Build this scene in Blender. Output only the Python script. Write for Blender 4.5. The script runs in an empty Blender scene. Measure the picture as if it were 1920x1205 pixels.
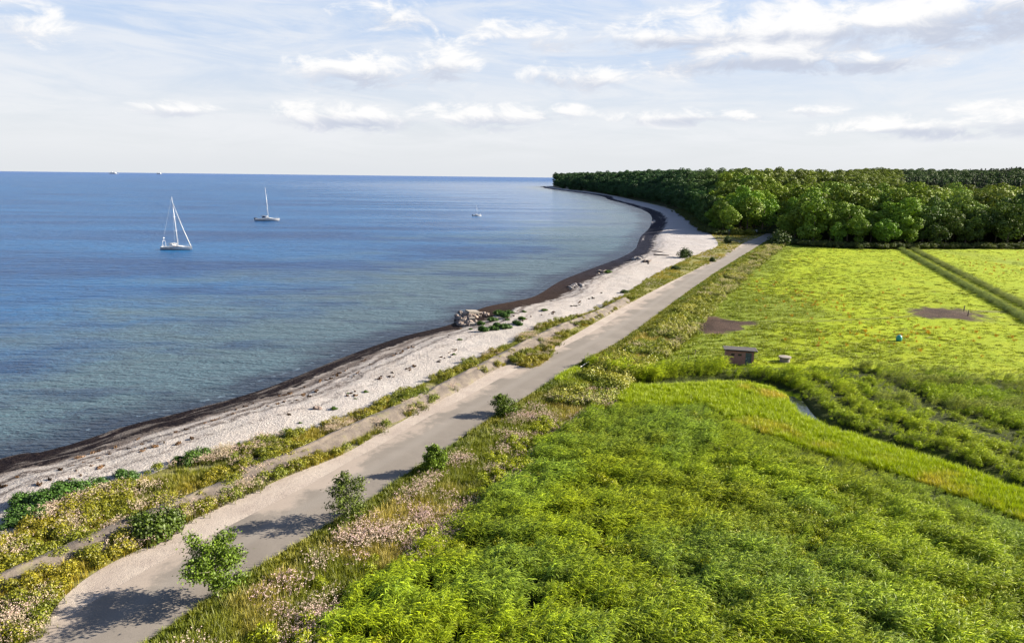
import bpy, bmesh, math, random
import numpy as np
from mathutils import Matrix, Vector, Euler
rng = np.random.default_rng(7); random.seed(7)
SC = bpy.context.scene
COL = SC.collection

# ------------------------------------------------------------------ camera
CAM_H = 25.0; FPX = 1280.0
cam_d = bpy.data.cameras.new('camera'); cam = bpy.data.objects.new('camera', cam_d); COL.objects.link(cam)
cam_d.sensor_width = 36; cam_d.lens = 24; cam_d.clip_start = 0.5; cam_d.clip_end = 60000
PITCH = math.radians(90 - 11.97); ROLL = math.radians(0.674)
cam.matrix_world = Matrix.Translation((0, 0, CAM_H)) @ Matrix.Rotation(PITCH, 4, 'X') @ Matrix.Rotation(ROLL, 4, 'Z')
SC.camera = cam
R3 = np.array((Matrix.Rotation(PITCH, 3, 'X') @ Matrix.Rotation(ROLL, 3, 'Z')))
def G(px, py, z=0.0):
    """point of the real ground (height z) that the photo shows at px, py"""
    d = R3 @ np.array([(px - 960) / FPX, -(py - 602.5) / FPX, -1.0]); t = (z - CAM_H) / d[2]
    return np.array([t * d[0], t * d[1]])
def top_height(x, y, py):
    """height of a vertical thing standing at x, y whose top shows at photo row py"""
    lo, hi = 0., 60.
    for _ in range(40):
        m = (lo + hi) / 2; c = R3.T @ np.array([x, y, m - CAM_H]); q = 602.5 - FPX * c[1] / -c[2]
        if q > py: lo = m
        else: hi = m
    return lo

# ------------------------------------------------------------------ light
SUN_EL = math.radians(25); SUN_AZ = math.radians(11)     # azimuth from +X towards +Y
sv = Vector((math.cos(SUN_EL) * math.cos(SUN_AZ), math.cos(SUN_EL) * math.sin(SUN_AZ), math.sin(SUN_EL)))
sl = bpy.data.lights.new('sun', 'SUN'); sl.energy = 5.0; sl.angle = math.radians(0.5); sl.color = (1, 0.90, 0.74)
so = bpy.data.objects.new('sun', sl); COL.objects.link(so); so.rotation_euler = sv.to_track_quat('Z', 'Y').to_euler()
so.location = (60, 10, 80)
SC.view_settings.view_transform = 'Standard'; SC.view_settings.look = 'None'
SC.view_settings.exposure = 2.1
K = 0.54     # one scale for all real-world base colours at this exposure; SC.view_settings.gamma = 1
SC.render.engine = 'CYCLES'
SC.cycles.max_bounces = 6; SC.cycles.diffuse_bounces = 2; SC.cycles.glossy_bounces = 2
SC.cycles.transmission_bounces = 3; SC.cycles.transparent_max_bounces = 8

# ------------------------------------------------------------------ node helpers
class E:
    """tiny expression wrapper over shader sockets"""
    def __init__(s, t, k): s.t = t; s.k = k
    def _m(s, op, *a, clamp=False):
        n = s.t.nodes.new('ShaderNodeMath'); n.operation = op; n.use_clamp = clamp
        for i, v in enumerate((s,) + a):
            if isinstance(v, E): s.t.links.new(v.k, n.inputs[i])
            else: n.inputs[i].default_value = v
        return E(s.t, n.outputs[0])
    def __add__(s, o): return s._m('ADD', o)
    __radd__ = __add__
    def __sub__(s, o): return s._m('SUBTRACT', o)
    def __rsub__(s, o): return (s * -1.0) + o
    def __mul__(s, o): return s._m('MULTIPLY', o)
    __rmul__ = __mul__
    def __truediv__(s, o): return s._m('DIVIDE', o)
    def __neg__(s): return s * -1.0
    def max(s, o): return s._m('MAXIMUM', o)
    def min(s, o): return s._m('MINIMUM', o)
    def abs(s): return s._m('ABSOLUTE')
    def exp(s): return s._m('EXPONENT')
    def clamp(s): return s._m('ADD', 0.0, clamp=True)
    def pow(s, o): return s._m('POWER', o)
    def ss(s, a, b):
        n = s.t.nodes.new('ShaderNodeMapRange'); n.interpolation_type = 'SMOOTHSTEP'
        s.t.links.new(s.k, n.inputs['Value'])
        n.inputs['From Min'].default_value = min(a, b); n.inputs['From Max'].default_value = max(a, b)
        if a > b: n.inputs['To Min'].default_value = 1; n.inputs['To Max'].default_value = 0
        return E(s.t, n.outputs[0])
def kc(t, c): return mixc(t, 1.0, c, (K, K, K), 'MULTIPLY')
def setin(t, sock, v):
    if isinstance(v, E): t.links.new(v.k, sock)
    elif isinstance(v, (tuple, list)) and len(v) == 3 and sock.type == 'RGBA': sock.default_value = (*v, 1)
    else: sock.default_value = v
def mixc(t, f, a, b, mode='MIX'):
    n = t.nodes.new('ShaderNodeMix'); n.data_type = 'RGBA'; n.blend_type = mode
    setin(t, n.inputs[0], f); setin(t, n.inputs[6], a); setin(t, n.inputs[7], b)
    return E(t, n.outputs[2])
def noise(t, vec, scale, detail=3, rough=0.55, dist=0.0, dim='3D', out=0):
    n = t.nodes.new('ShaderNodeTexNoise'); n.noise_dimensions = dim
    setin(t, n.inputs['Vector'], vec); n.inputs['Scale'].default_value = scale
    n.inputs['Detail'].default_value = detail; n.inputs['Roughness'].default_value = rough; n.inputs['Distortion'].default_value = dist
    return E(t, n.outputs[out])
def vmul(t, vec, v):
    n = t.nodes.new('ShaderNodeVectorMath'); n.operation = 'MULTIPLY'
    setin(t, n.inputs[0], vec); n.inputs[1].default_value = v
    return E(t, n.outputs[0])
def vadd(t, vec, v):
    n = t.nodes.new('ShaderNodeVectorMath'); n.operation = 'ADD'
    setin(t, n.inputs[0], vec); n.inputs[1].default_value = v
    return E(t, n.outputs[0])
def comb(t, x, y, z):
    n = t.nodes.new('ShaderNodeCombineXYZ')
    for i, v in enumerate((x, y, z)): setin(t, n.inputs[i], v)
    return E(t, n.outputs[0])
def sep(t, v):
    n = t.nodes.new('ShaderNodeSeparateXYZ'); setin(t, n.inputs[0], v)
    return [E(t, n.outputs[i]) for i in range(3)]
def attr(t, name, out='Fac', typ='GEOMETRY'):
    n = t.nodes.new('ShaderNodeAttribute'); n.attribute_name = name; n.attribute_type = typ
    return E(t, n.outputs[out])
def newmat(name):
    m = bpy.data.materials.new(name); m.use_nodes = True; t = m.node_tree
    b = t.nodes['Principled BSDF']; g = t.nodes.new('ShaderNodeNewGeometry')
    return m, t, b, E(t, g.outputs['Position'])
def bump(t, b, h, dist, strength=1.0):
    n = t.nodes.new('ShaderNodeBump'); setin(t, n.inputs['Height'], h)
    setin(t, n.inputs['Distance'], dist); setin(t, n.inputs['Strength'], strength)
    t.links.new(n.outputs[0], b.inputs['Normal']); return n

# ------------------------------------------------------------------ sky
def build_world():
    w = bpy.data.worlds.new('World'); SC.world = w; w.use_nodes = True; t = w.node_tree
    bg = t.nodes['Background']; bg.inputs['Strength'].default_value = 0.055
    sky = t.nodes.new('ShaderNodeTexSky'); sky.sky_type = 'NISHITA'; sky.sun_disc = False
    sky.sun_elevation = SUN_EL; sky.sun_rotation = math.pi / 2 - SUN_AZ
    sky.air_density = 1.0; sky.dust_density = 1.0; sky.ozone_density = 1.0
    tc = t.nodes.new('ShaderNodeTexCoord'); D = E(t, tc.outputs['Generated'])
    x, y, z = sep(t, D)
    u = x._m('ARCTAN2', y); e = z.max(0.0)
    uv = comb(t, u, e, 0.0)
    big = noise(t, vmul(t, uv, (3.2, 13, 1)), 1.0, 6, 0.6, 0.4)
    fine = noise(t, vmul(t, uv, (15, 34, 1)), 1.0, 8, 0.64, 0.5)
    wisp = noise(t, vadd(t, vmul(t, uv, (4.5, 26, 1)), (3.1, 7.7, 0)), 1.0, 7, 0.66, 1.2)
    # cumulus: direction (photo-frame units), half sizes, weight
    C = [(1400, 92, 230, 48, 1.0), (1700, 78, 190, 52, 1.), (1880, 85, 130, 42, .95), (1370, 138, 190, 24, .85), (1540, 148, 90, 16, .8),
         (1870, 150, 150, 30, .85), (1608, 14, 60, 36, .75), (1260, 226, 125, 15, .8), (1430, 218, 70, 12, .6), (1590, 250, 110, 20, .75),
         (1790, 240, 200, 26, .8), (690, 152, 100, 34, .95), (838, 138, 58, 34, .8), (1095, 158, 70, 24, .75), (1010, 150, 45, 22, .6),
         (680, 233, 130, 24, .95), (920, 226, 120, 24, .75), (1045, 216, 45, 14, .6), (410, 232, 70, 14, .65), (150, 118, 130, 34, .6),
         (560, 2, 120, 16, .85), (30, 186, 60, 16, .5), (760, 60, 120, 24, .5), (960, 88, 150, 26, .5), (1110, 90, 130, 26, .55), (1210, 88, 70, 30, .7)]
    m = None; sh = None
    for cx, cy, rx, ry, wt in C:
        v = vmul(t, vadd(t, uv, (-(cx - 960) / 1240, -(334 - cy) / 1330, 0)), (1240 / rx / 1.5, 1330 / ry / 1.5, 0))
        n = t.nodes.new('ShaderNodeVectorMath'); n.operation = 'LENGTH'; t.links.new(v.k, n.inputs[0])
        q = ((1.0 - E(t, n.outputs[1])) * 1.25).max(0.0) * wt
        _, vy, _ = sep(t, v)
        s = q * vy
        m = q if m is None else m.max(q); sh = s if sh is None else sh + s
    body = (m * 1.05 + (fine - 0.5) * 3.4 + (big - 0.5) * 1.2)
    dens = (body.ss(0.16, 0.90)) * m.ss(0.0, 0.25)
    veil = (wisp * 0.7 + big * 0.45).ss(0.42, 0.70) * e.ss(0.0, 0.06) * e.ss(0.36, 0.22)
    hz = (e * -9.0).exp()
    base = mixc(t, 1.0, E(t, sky.outputs[0]), (0.95, 0.97, 1.06), 'MULTIPLY')
    up = e.ss(0.03, 0.21)
    lowsky = mixc(t, up, (3.3, 3.42, 3.62), (2.05, 2.68, 3.75))
    c = mixc(t, (e.ss(0.46, 0.19)) * 0.90, base, lowsky)
    c = mixc(t, hz * 0.75, c, (3.3, 3.42, 3.55))
    c = mixc(t, veil * 0.66, c, (3.8, 3.86, 3.98))
    shade = (sh * 2.0 + (fine - 0.5) * 2.2 + 0.20).ss(-0.40, 0.50)
    cc = mixc(t, shade, (2.5, 2.7, 3.2), (4.4, 4.35, 4.3))
    c = mixc(t, dens * 0.92, c, cc)
    t.links.new(c.k, bg.inputs['Color'])
build_world()

# ------------------------------------------------------------------ numeric helpers
def vnoise(x, y, seed=0):
    xi = np.floor(x).astype(np.int64); yi = np.floor(y).astype(np.int64); fx = x - xi; fy = y - yi
    fx = fx * fx * (3 - 2 * fx); fy = fy * fy * (3 - 2 * fy)
    def h(a, b):
        n = (a * 374761393 + b * 668265263 + seed * 1442695041) & 0xffffffff
        n = ((n ^ (n >> 13)) * 1274126177) & 0xffffffff
        return ((n ^ (n >> 16)) & 0xffff) / 65535.0
    return (h(xi, yi) * (1 - fx) + h(xi + 1, yi) * fx) * (1 - fy) + (h(xi, yi + 1) * (1 - fx) + h(xi + 1, yi + 1) * fx) * fy
def fbm(x, y, s, o=4, seed=0):
    a = 0; w = 1; tot = 0
    for i in range(o):
        a = a + w * vnoise(x / s, y / s, seed + i * 17); tot += w; w *= .5; s *= .5
    return a / tot
def sst(x, a, b):
    t = np.clip((x - a) / (b - a), 0, 1); return t * t * (3 - 2 * t)
def smooth(P, n=8):
    P = np.asarray(P, float); Q = np.vstack([2 * P[0] - P[1], P, 2 * P[-1] - P[-2]]); out = []
    for i in range(1, len(Q) - 2):
        for k in range(n):
            t = k / n; a, b, c, d = Q[i - 1], Q[i], Q[i + 1], Q[i + 2]
            out.append(.5 * ((2 * b) + (-a + c) * t + (2 * a - 5 * b + 4 * c - d) * t * t + (-a + 3 * b - 3 * c + d) * t ** 3))
    out.append(Q[-2]); return np.array(out)
def sdist(x, y, L):
    """signed distance to a polyline, + on its right-hand side when walking along it"""
    best = np.full(x.shape, 1e18); sg = np.ones(x.shape)
    for (ax, ay), (bx, by) in zip(L[:-1], L[1:]):
        dx, dy = bx - ax, by - ay; ll = dx * dx + dy * dy
        if ll < 1e-9: continue
        t = np.clip(((x - ax) * dx + (y - ay) * dy) / ll, 0, 1)
        qx = x - ax - t * dx; qy = y - ay - t * dy; d = qx * qx + qy * qy
        m = d < best; best = np.where(m, d, best)
        sg = np.where(m, np.where(dx * qy - dy * qx > 0, -1., 1.), sg)
    return np.sqrt(best) * sg
def inpoly(x, y, P):
    r = np.zeros(x.shape, bool); j = len(P) - 1
    for i in range(len(P)):
        xi, yi = P[i]; xj, yj = P[j]
        if yi != yj: r ^= ((yi > y) != (yj > y)) & (x < (xj - xi) * (y - yi) / (yj - yi) + xi)
        j = i
    return r
def offset(L, d):
    L = np.asarray(L); T = np.gradient(L, axis=0); T /= np.linalg.norm(T, axis=1)[:, None] + 1e-9
    return L + np.stack([T[:, 1], -T[:, 0]], 1) * d

# ------------------------------------------------------------------ lines of the place
TRI = [((-260, 960), (-240, 1000), (-160, 1120)), ((0, 860), (6, 893), (60, 965)), ((100, 842), (125, 862), (190, 918)), ((240, 798), (265, 817), (340, 864)),
       ((350, 770), (374, 786), (480, 828)), ((500, 727), (518, 738), (640, 781)), ((650, 667), (664, 676), (790, 714)), ((750, 632), (765, 640), (870, 677)),
       ((850, 606), (862, 612), (950, 642)), ((905, 577), (930, 592), (1010, 610)), ((1000, 556), (1022, 571), (1095, 586)), ((1050, 527), (1086, 537), (1160, 554)),
       ((1110, 503), (1137, 513), (1215, 518)), ((1165, 482), (1182, 493), (1252, 500)), ((1192, 465), (1222, 470), (1292, 481)), ((1200, 445), (1229, 449), (1340, 461)),
       ((1218, 425), (1245, 429), (1328, 440)), ((1221, 405), (1250, 411), (1300, 417)), ((1204, 393), (1230, 396), (1270, 399)), ((1171, 382), (1192, 384), (1228, 385)),
       ((1141, 374), (1153, 374), (1182, 374.5)), ((1129, 368.3), (1142, 368), (1155, 368.5)), ((1090, 361.6), (1096, 361), (1107, 360.3)), ((1050, 356.8), (1053, 356), (1062, 355.4)),
       ((1019, 351.5), (1022, 350.6), (1036, 350.4))]
WL = [G(*a) for a, b, c in TRI]; WD = [G(*b, .4) if b[0] > 860 else G(*a) * .15 + G(*b, .4) * .85 for a, b, c in TRI]; BI = [G(*c, 1.1) for a, b, c in TRI]
tip = WL[-1]
WL += [tip + (60, 260), tip + (600, 1100), tip + (3000, 2600)]; WD += [tip + (66, 256), tip + (608, 1090), tip + (3010, 2590)]; BI += [tip + (80, 245), tip + (620, 1070), tip + (3020, 2570)]
WL = smooth(WL, 12); WD = smooth(WD, 12); BI = smooth(BI, 12)
RZ = 1.2
RE = smooth([G(a, b, RZ) for a, b in [(60, 1345), (268, 1205), (353, 1147), (405, 1111), (476, 1066), (560, 1015), (640, 967), (690, 937), (757, 891), (828, 846), (898, 797),
      (976, 749), (1071, 689), (1159, 640), (1221, 597), (1277, 555), (1348, 506), (1400, 474), (1436, 452), (1462, 441)]] + [np.array([140., 345.])], 8)
SHL = smooth([G(a, b, RZ) for a, b in [(-120, 1345), (53, 1205), (116, 1122), (176, 1073), (254, 1032), (310, 1011), (353, 977), (423, 946), (529, 896), (640, 852), (708, 814), (771, 779),
      (877, 719), (913, 701), (955, 683), (1000, 690), (1036, 668), (1043, 648), (1089, 620), (1145, 588), (1200, 558), (1260, 527), (1313, 502), (1348, 488), (1376, 470), (1392, 457), (1424, 444)]] + [np.array([132., 345.])], 8)
WALL = smooth([G(a, b, 1.7) for a, b in [(-160, 1185), (-70, 1130), (0, 1094), (70, 1062), (200, 1005), (335, 948), (423, 913), (494, 878), (582, 843), (666, 803), (771, 757), (860, 712), (948, 666),
      (1001, 638), (1054, 613), (1124, 586), (1176, 560)]], 8)
FOOT = smooth([G(a, b, 1) for a, b in [(1036, 350.4), (1062, 355.2), (1107, 360), (1155, 368), (1182, 374), (1230, 384), (1272, 398), (1302, 416), (1330, 437), (1372, 441), (1420, 439),
      (1450, 443), (1485, 456), (1600, 463), (1760, 464), (1920, 464)]] + [np.array([300., 268.]), np.array([900., 230.])], 6)
# FOOT walked from the headland: the wood lies on its left
DITCH = smooth([G(a, b, .4) for a, b in [(1085, 699), (1140, 716), (1250, 718), (1350, 712), (1430, 715), (1485, 734), (1506, 768), (1550, 795), (1640, 822), (1750, 856), (1850, 888), (1960, 930), (2200, 1020)]], 6)
HEDGE = smooth([G(a, b, .5) for a, b in [(1700, 462), (1760, 494), (1830, 530), (1900, 566), (2000, 618)]], 6)
POLY_B = [G(a, b, .5) for a, b in [(1480, 700), (1520, 688), (1600, 690), (1750, 703), (1920, 716), (2300, 745), (2300, 1060), (1960, 925), (1850, 884), (1750, 852), (1640, 818), (1550, 792), (1512, 766), (1500, 735)]]
POLY_N = [G(a, b, .5) for a, b in [(1092, 690), (1180, 692), (1260, 690), (1360, 690), (1440, 688), (1500, 700), (1500, 735), (1430, 712), (1350, 709), (1250, 715), (1150, 713), (1100, 704)]]
POLY_R = [G(a, b, .5) for a, b in [(1075, 700), (1100, 712), (1160, 722), (1250, 726), (1350, 719), (1430, 722), (1480, 742), (1500, 778), (1560, 803), (1640, 830), (1750, 862), (1850, 898), (1960, 938), (2250, 1060),
      (2300, 1500), (0, 1500), (230, 1240), (420, 1105), (650, 965), (900, 800), (985, 748)]]
POND = G(1508, 768, .1)
STRIPS = [smooth([G(a, b, .5) for a, b in [(1560, 688), (1680, 697), (1800, 706), (1920, 716), (2100, 730)]], 6), smooth([G(a, b, .5) for a, b in [(1640, 712), (1760, 722), (1920, 730), (2100, 742)]], 6), smooth([G(a, b, .5) for a, b in [(1660, 752), (1760, 764), (1860, 771), (1960, 776), (2100, 790)]], 6)]
BANKY = smooth([G(a, b, .5) for a, b in [(1120, 722), (1200, 735), (1290, 734), (1385, 742), (1430, 775), (1500, 800), (1600, 832), (1750, 872), (1920, 930), (2150, 1020)]], 6)

def seg_y(L): return np.asarray(L)
def lowland(x, y, dw):
    return 0
LAND = np.vstack([WL[0] - (WL[1] - WL[0]) / np.linalg.norm(WL[1] - WL[0]) * 900, WL, WL[-1] + (3e4, 0), [3e4, -3e3], [-500, -3e3]])
FP0 = FOOT[0]; WOODP = np.vstack([FP0 + (2600, 2600), FP0 + (560, 1100), FP0 + (45, 250), FOOT, [3e4, 200], [3e4, 3000]])
_sd = sdist
def sdist(x, y, L):
    d = _sd(x, y, L)
    if L is WL: return np.where(inpoly(x, y, LAND), np.abs(d), -np.abs(d))
    if L is FOOT: return np.where(inpoly(x, y, WOODP), -np.abs(d), np.abs(d))
    return d
def fields(x, y):
    return dict(dw=sdist(x, y, WL), dr=sdist(x, y, RE), df=-sdist(x, y, FOOT), dd=np.abs(sdist(x, y, DITCH)), ds=sdist(x, y, SHL))
def height(x, y, F=None, rough=True):
    F = F or fields(x, y); dw, dr, df = F['dw'], F['dr'], F['df']
    z = 1.15 * sst(dw, 0, 12)
    z = np.where(dw < 0, np.maximum(dw * .08, -3), z)
    right = sst(dr, .8, 7) * (dw > 8)
    z = z - right * .55
    z = z + right * sst(df, 5, -5) * (fbm(x, y, 4, 3, 3) - .5) * .22
    pond = np.exp(-(((x - POND[0]) / 1.6) ** 2 + ((y - POND[1]) / 5.5) ** 2)); z = z - (.42 + .5 * pond) * np.exp(-(F['dd'] / 1.3) ** 2) * (dr > 1.5)
    dune = (dr < -7) & (F['ds'] < -.2) & (dw > 8)
    z = z + np.where(dune, .25 * sst(-F['ds'], .3, 2) * fbm(x, y, 3, 3, 9), 0)
    az = x / np.maximum(y, 1)
    A = 16 * sst(-x + .25 * (y - 300), -135, -60)            # bluff along the bay
    A = np.where(x < 60, 16, A); A = np.maximum(A, (4 + 9 * sst(y, 390, 500)) * sst(az, .55, .49)); A = np.maximum(A, 3)
    A = np.maximum(A, 3 * np.exp(-(((x - 150) / 24) ** 2 + ((y - 335) / 45) ** 2))); A = np.maximum(A, 13 * np.exp(-(((x - 118) / 36) ** 2 + ((y - 400) / 70) ** 2)))
    hill = A * sst(df, 0, 42)
    far = (8 * sst(y, 380, 620) + 15 * sst(y, 640, 1000) + 9 * np.exp(-(((az - .80) / .08) ** 2)) * sst(y, 700, 1000)) * sst(az, .40, .50) * (df > 0)
    z = z + np.where(df > 0, np.maximum(hill, far), 0)
    return z

# ------------------------------------------------------------------ mesh helpers
def tagp(o, label=None, cat=None, group=None, kind=None):
    if label: o['label'] = label
    if cat: o['category'] = cat
    if group: o['group'] = group
    if kind: o['kind'] = kind
    return o
def mesh_np(name, V, Fc, mat, smoothf=False, attrs=None):
    me = bpy.data.meshes.new(name); V = np.asarray(V, np.float32); Fc = np.asarray(Fc, np.int32)
    me.vertices.add(len(V)); me.vertices.foreach_set('co', V.ravel())
    k = Fc.shape[1]; me.loops.add(Fc.size); me.loops.foreach_set('vertex_index', Fc.ravel())
    me.polygons.add(len(Fc)); me.polygons.foreach_set('loop_start', np.arange(0, Fc.size, k, dtype=np.int32))
    me.update(calc_edges=True)
    if smoothf: me.polygons.foreach_set('use_smooth', np.ones(len(Fc), bool))
    for n, a in (attrs or {}).items():
        a = np.asarray(a, np.float32)
        if a.ndim == 1: me.attributes.new(n, 'FLOAT', 'POINT').data.foreach_set('value', a)
        else: me.attributes.new(n, 'FLOAT_COLOR', 'POINT').data.foreach_set('color', np.hstack([a, np.ones((len(a), 1))]).astype(np.float32).ravel())
    if mat: me.materials.append(mat)
    me.update(); return me
def link(name, me, parent=None, col=COL):
    o = bpy.data.objects.new(name, me); col.objects.link(o); o.parent = parent; return o
def grid_faces(nu, nv):
    i = np.arange((nu - 1) * (nv - 1)); r = i // (nv - 1); c = i % (nv - 1); a = r * nv + c
    return np.stack([a, a + 1, a + nv + 1, a + nv], 1)
class MB:
    """collects shapes into one mesh"""
    def __init__(s): s.V = []; s.F = []
    def add(s, V, F):
        b = len(s.V); s.V += [tuple(v) for v in V]; s.F += [tuple(b + i for i in f) for f in F]; return s
    def box(s, x0, x1, y0, y1, z0, z1, M=None):
        V = [Vector((x, y, z)) for z in (z0, z1) for y in (y0, y1) for x in (x0, x1)]
        if M: V = [M @ v for v in V]
        return s.add(V, [(0, 2, 3, 1), (4, 5, 7, 6), (0, 1, 5, 4), (2, 6, 7, 3), (0, 4, 6, 2), (1, 3, 7, 5)])
    def tube(s, pts, rad, n=6):
        pts = [Vector(p) for p in pts]; b = []
        for i, p in enumerate(pts):
            d = (pts[min(i + 1, len(pts) - 1)] - pts[max(i - 1, 0)]).normalized()
            a = d.orthogonal().normalized(); c = d.cross(a); r = rad[i] if hasattr(rad, '__len__') else rad
            b += [p + (a * math.cos(k / n * math.tau) + c * math.sin(k / n * math.tau)) * r for k in range(n)]
        F = [(i * n + k, i * n + (k + 1) % n, (i + 1) * n + (k + 1) % n, (i + 1) * n + k) for i in range(len(pts) - 1) for k in range(n)]
        F += [tuple(range(n))[::-1], tuple((len(pts) - 1) * n + k for k in range(n))]
        return s.add(b, F)
    def lathe(s, prof, n=16, c=(0, 0)):
        b = [(c[0] + r * math.cos(k / n * math.tau), c[1] + r * math.sin(k / n * math.tau), z) for r, z in prof for k in range(n)]
        F = [(i * n + k, i * n + (k + 1) % n, (i + 1) * n + (k + 1) % n, (i + 1) * n + k) for i in range(len(prof) - 1) for k in range(n)]
        F += [tuple(range(n))[::-1], tuple((len(prof) - 1) * n + k for k in range(n))]
        return s.add(b, F)
    def mesh(s, name, mat, smoothf=False):
        me = bpy.data.meshes.new(name); me.from_pydata(s.V, [], s.F); me.materials.append(mat); me.update()
        if smoothf: me.polygons.foreach_set('use_smooth', np.ones(len(s.F), bool))
        return me
    def build(s, name, mat, parent=None, smoothf=False): return link(name, s.mesh(name, mat, smoothf), parent)
def empty(name, loc, rz=0.0, rx=0., ry=0.):
    o = bpy.data.objects.new(name, None); COL.objects.link(o); o.location = loc; o.rotation_euler = (rx, ry, rz); o.empty_display_size = .3; return o
def copy_tree(o, parent=None):
    c = o.copy(); COL.objects.link(c); c.parent = parent
    for ch in list(o.children): copy_tree(ch, c)
    return c
# ------------------------------------------------------------------ ground
def polar(a0, a1, na, r0, r1, nr):
    a = np.linspace(math.radians(a0), math.radians(a1), na); r = np.geomspace(r0, r1, nr)
    A, Rr = np.meshgrid(a, r, indexing='ij'); return (Rr * np.sin(A)).ravel(), (Rr * np.cos(A)).ravel()
MUD = [(G(1350, 611, .5), 66, 16), (G(1780, 588, .5), 50, 10)]
TRACK = smooth([G(a, b, .5) for a, b in [(1400, 603), (1500, 604), (1600, 600), (1700, 594), (1740, 590)]], 4)
TRACK2 = smooth([G(a, b, .5) for a, b in [(1800, 586), (1850, 585), (1920, 588), (2050, 595)]], 4)
def mudmask(x, y):
    m = 0
    for (c, w, h) in MUD:
        D = math.hypot(*c); sx = w / FPX * D; sy = h / FPX * D * D / CAM_H
        ux, uy = c / D; px = (x - c[0]) * uy - (y - c[1]) * ux; py = (x - c[0]) * ux + (y - c[1]) * uy
        q = np.sqrt((px / sx) ** 2 + (py / sy) ** 2) + (fbm(x, y, 4, 5, 5) - .5) * 1.8
        m = np.maximum(m, sst(q, 1.1, .7))
    return m
def ground_colour(x, y, F):
    n = len(x); dw, dr, df, ds = F['dw'], F['dr'], F['df'], F['ds']
    c = np.zeros((n, 3)); n1 = fbm(x, y, 14, 4, 1)[:, None]; n2 = fbm(x, y, 3, 4, 2)[:, None]; n3 = fbm(x, y, 1.2, 3, 8)[:, None]
    mead = np.array([.335, .43, .006]) * (.86 + .28 * n1) ; mead = mead + (n2 - .5) * np.array([.12, .06, .004])
    olive = np.array([.19, .26, .035]); ol = sst(fbm(x, y, 26, 3, 4) + .75 * np.exp(-np.abs(dr - 6) / 14), .62, .95)[:, None]
    mead = mead * (1 - ol * .75) + olive * ol * .75
    c[:] = mead
    def put(m, col):
        m = np.asarray(m, float); m = m[:, None] if m.ndim == 1 else m
        c[:] = c * (1 - m) + np.asarray(col) * m
    m = mudmask(x, y); put(m, np.array([.085, .055, .045]) * (.1 + 1.1 * n2 + .7 * n3))
    put(np.exp(-(sdist(x, y, TRACK) / .5) ** 2) * .75, (.07, .06, .03))
    put(np.exp(-(sdist(x, y, TRACK2) / 1.1) ** 2) * .8, (.14, .11, .08))
    put(sst(dr, 5, 3.2) * (dr > -1), np.array([.15, .20, .025]) * (.7 + .6 * n2))
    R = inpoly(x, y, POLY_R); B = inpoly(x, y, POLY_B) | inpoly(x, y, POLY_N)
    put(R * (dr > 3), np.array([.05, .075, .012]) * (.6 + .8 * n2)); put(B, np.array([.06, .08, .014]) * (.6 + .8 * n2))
    put(np.exp(-(sdist(x, y, BANKY) / 2.5) ** 2), np.array([.20, .27, .02]) * (.8 + .4 * n2))
    left = dr < -5
    put(left, np.array([.33, .29, .22]) * (.75 + .5 * n2))
    put(left * sst(n1[:, 0] * .6 + n2[:, 0] * .6, .45, .62) * .8, np.array([.24, .24, .05]))
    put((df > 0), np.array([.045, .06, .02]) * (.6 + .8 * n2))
    put(sst(df, -7, 0) * (df < 0) * (dr > 2) * .6, (.14, .19, .03))
    put((df < 26) * (df > -1) * (x < 130) * (y > 560) * sst(n1[:, 0], .52, .6), (.40, .36, .30))
    put((df > 0) * (y > 1380) * (x < 118) * (df < 30) * (n2[:, 0] > .35), (.46, .41, .33))
    return np.clip(c * K, .004, 1)
def mat_ground():
    m, t, b, P = newmat('ground'); c = attr(t, 'gcol', 'Color')
    f = noise(t, P, 2.2, 5, .7); g = noise(t, P, 11, 4, .7)
    c2 = mixc(t, 1.0, c, mixc(t, (f * .55 + g * .45).ss(.32, .68), (.62, .66, .7), (1.25, 1.2, 1.1)), 'MULTIPLY')
    setin(t, b.inputs['Base Color'], c2); b.inputs['Roughness'].default_value = .95; b.inputs['Specular IOR Level'].default_value = .1
    bump(t, b, f * .6 + g * .4, .35); return m
def build_ground():
    x, y = polar(-62, 74, 1150, 20, 6500, 720)
    F = fields(x, y); z = height(x, y, F); z = z - np.where((F['dw'] > -6) & (F['dw'] < 60), 0, 0)
    dbi = sdist(x, y, BI)
    z = np.where(dbi < -.3, z - .35, z)                                  # lies under the beach sheet
    road = (F['dr'] < .0) & (F['ds'] > .0); z = np.where(road, z - .12, z)
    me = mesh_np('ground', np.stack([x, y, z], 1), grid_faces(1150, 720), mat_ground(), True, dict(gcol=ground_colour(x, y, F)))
    tagp(link('ground', me), kind='structure')
build_ground()

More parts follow.
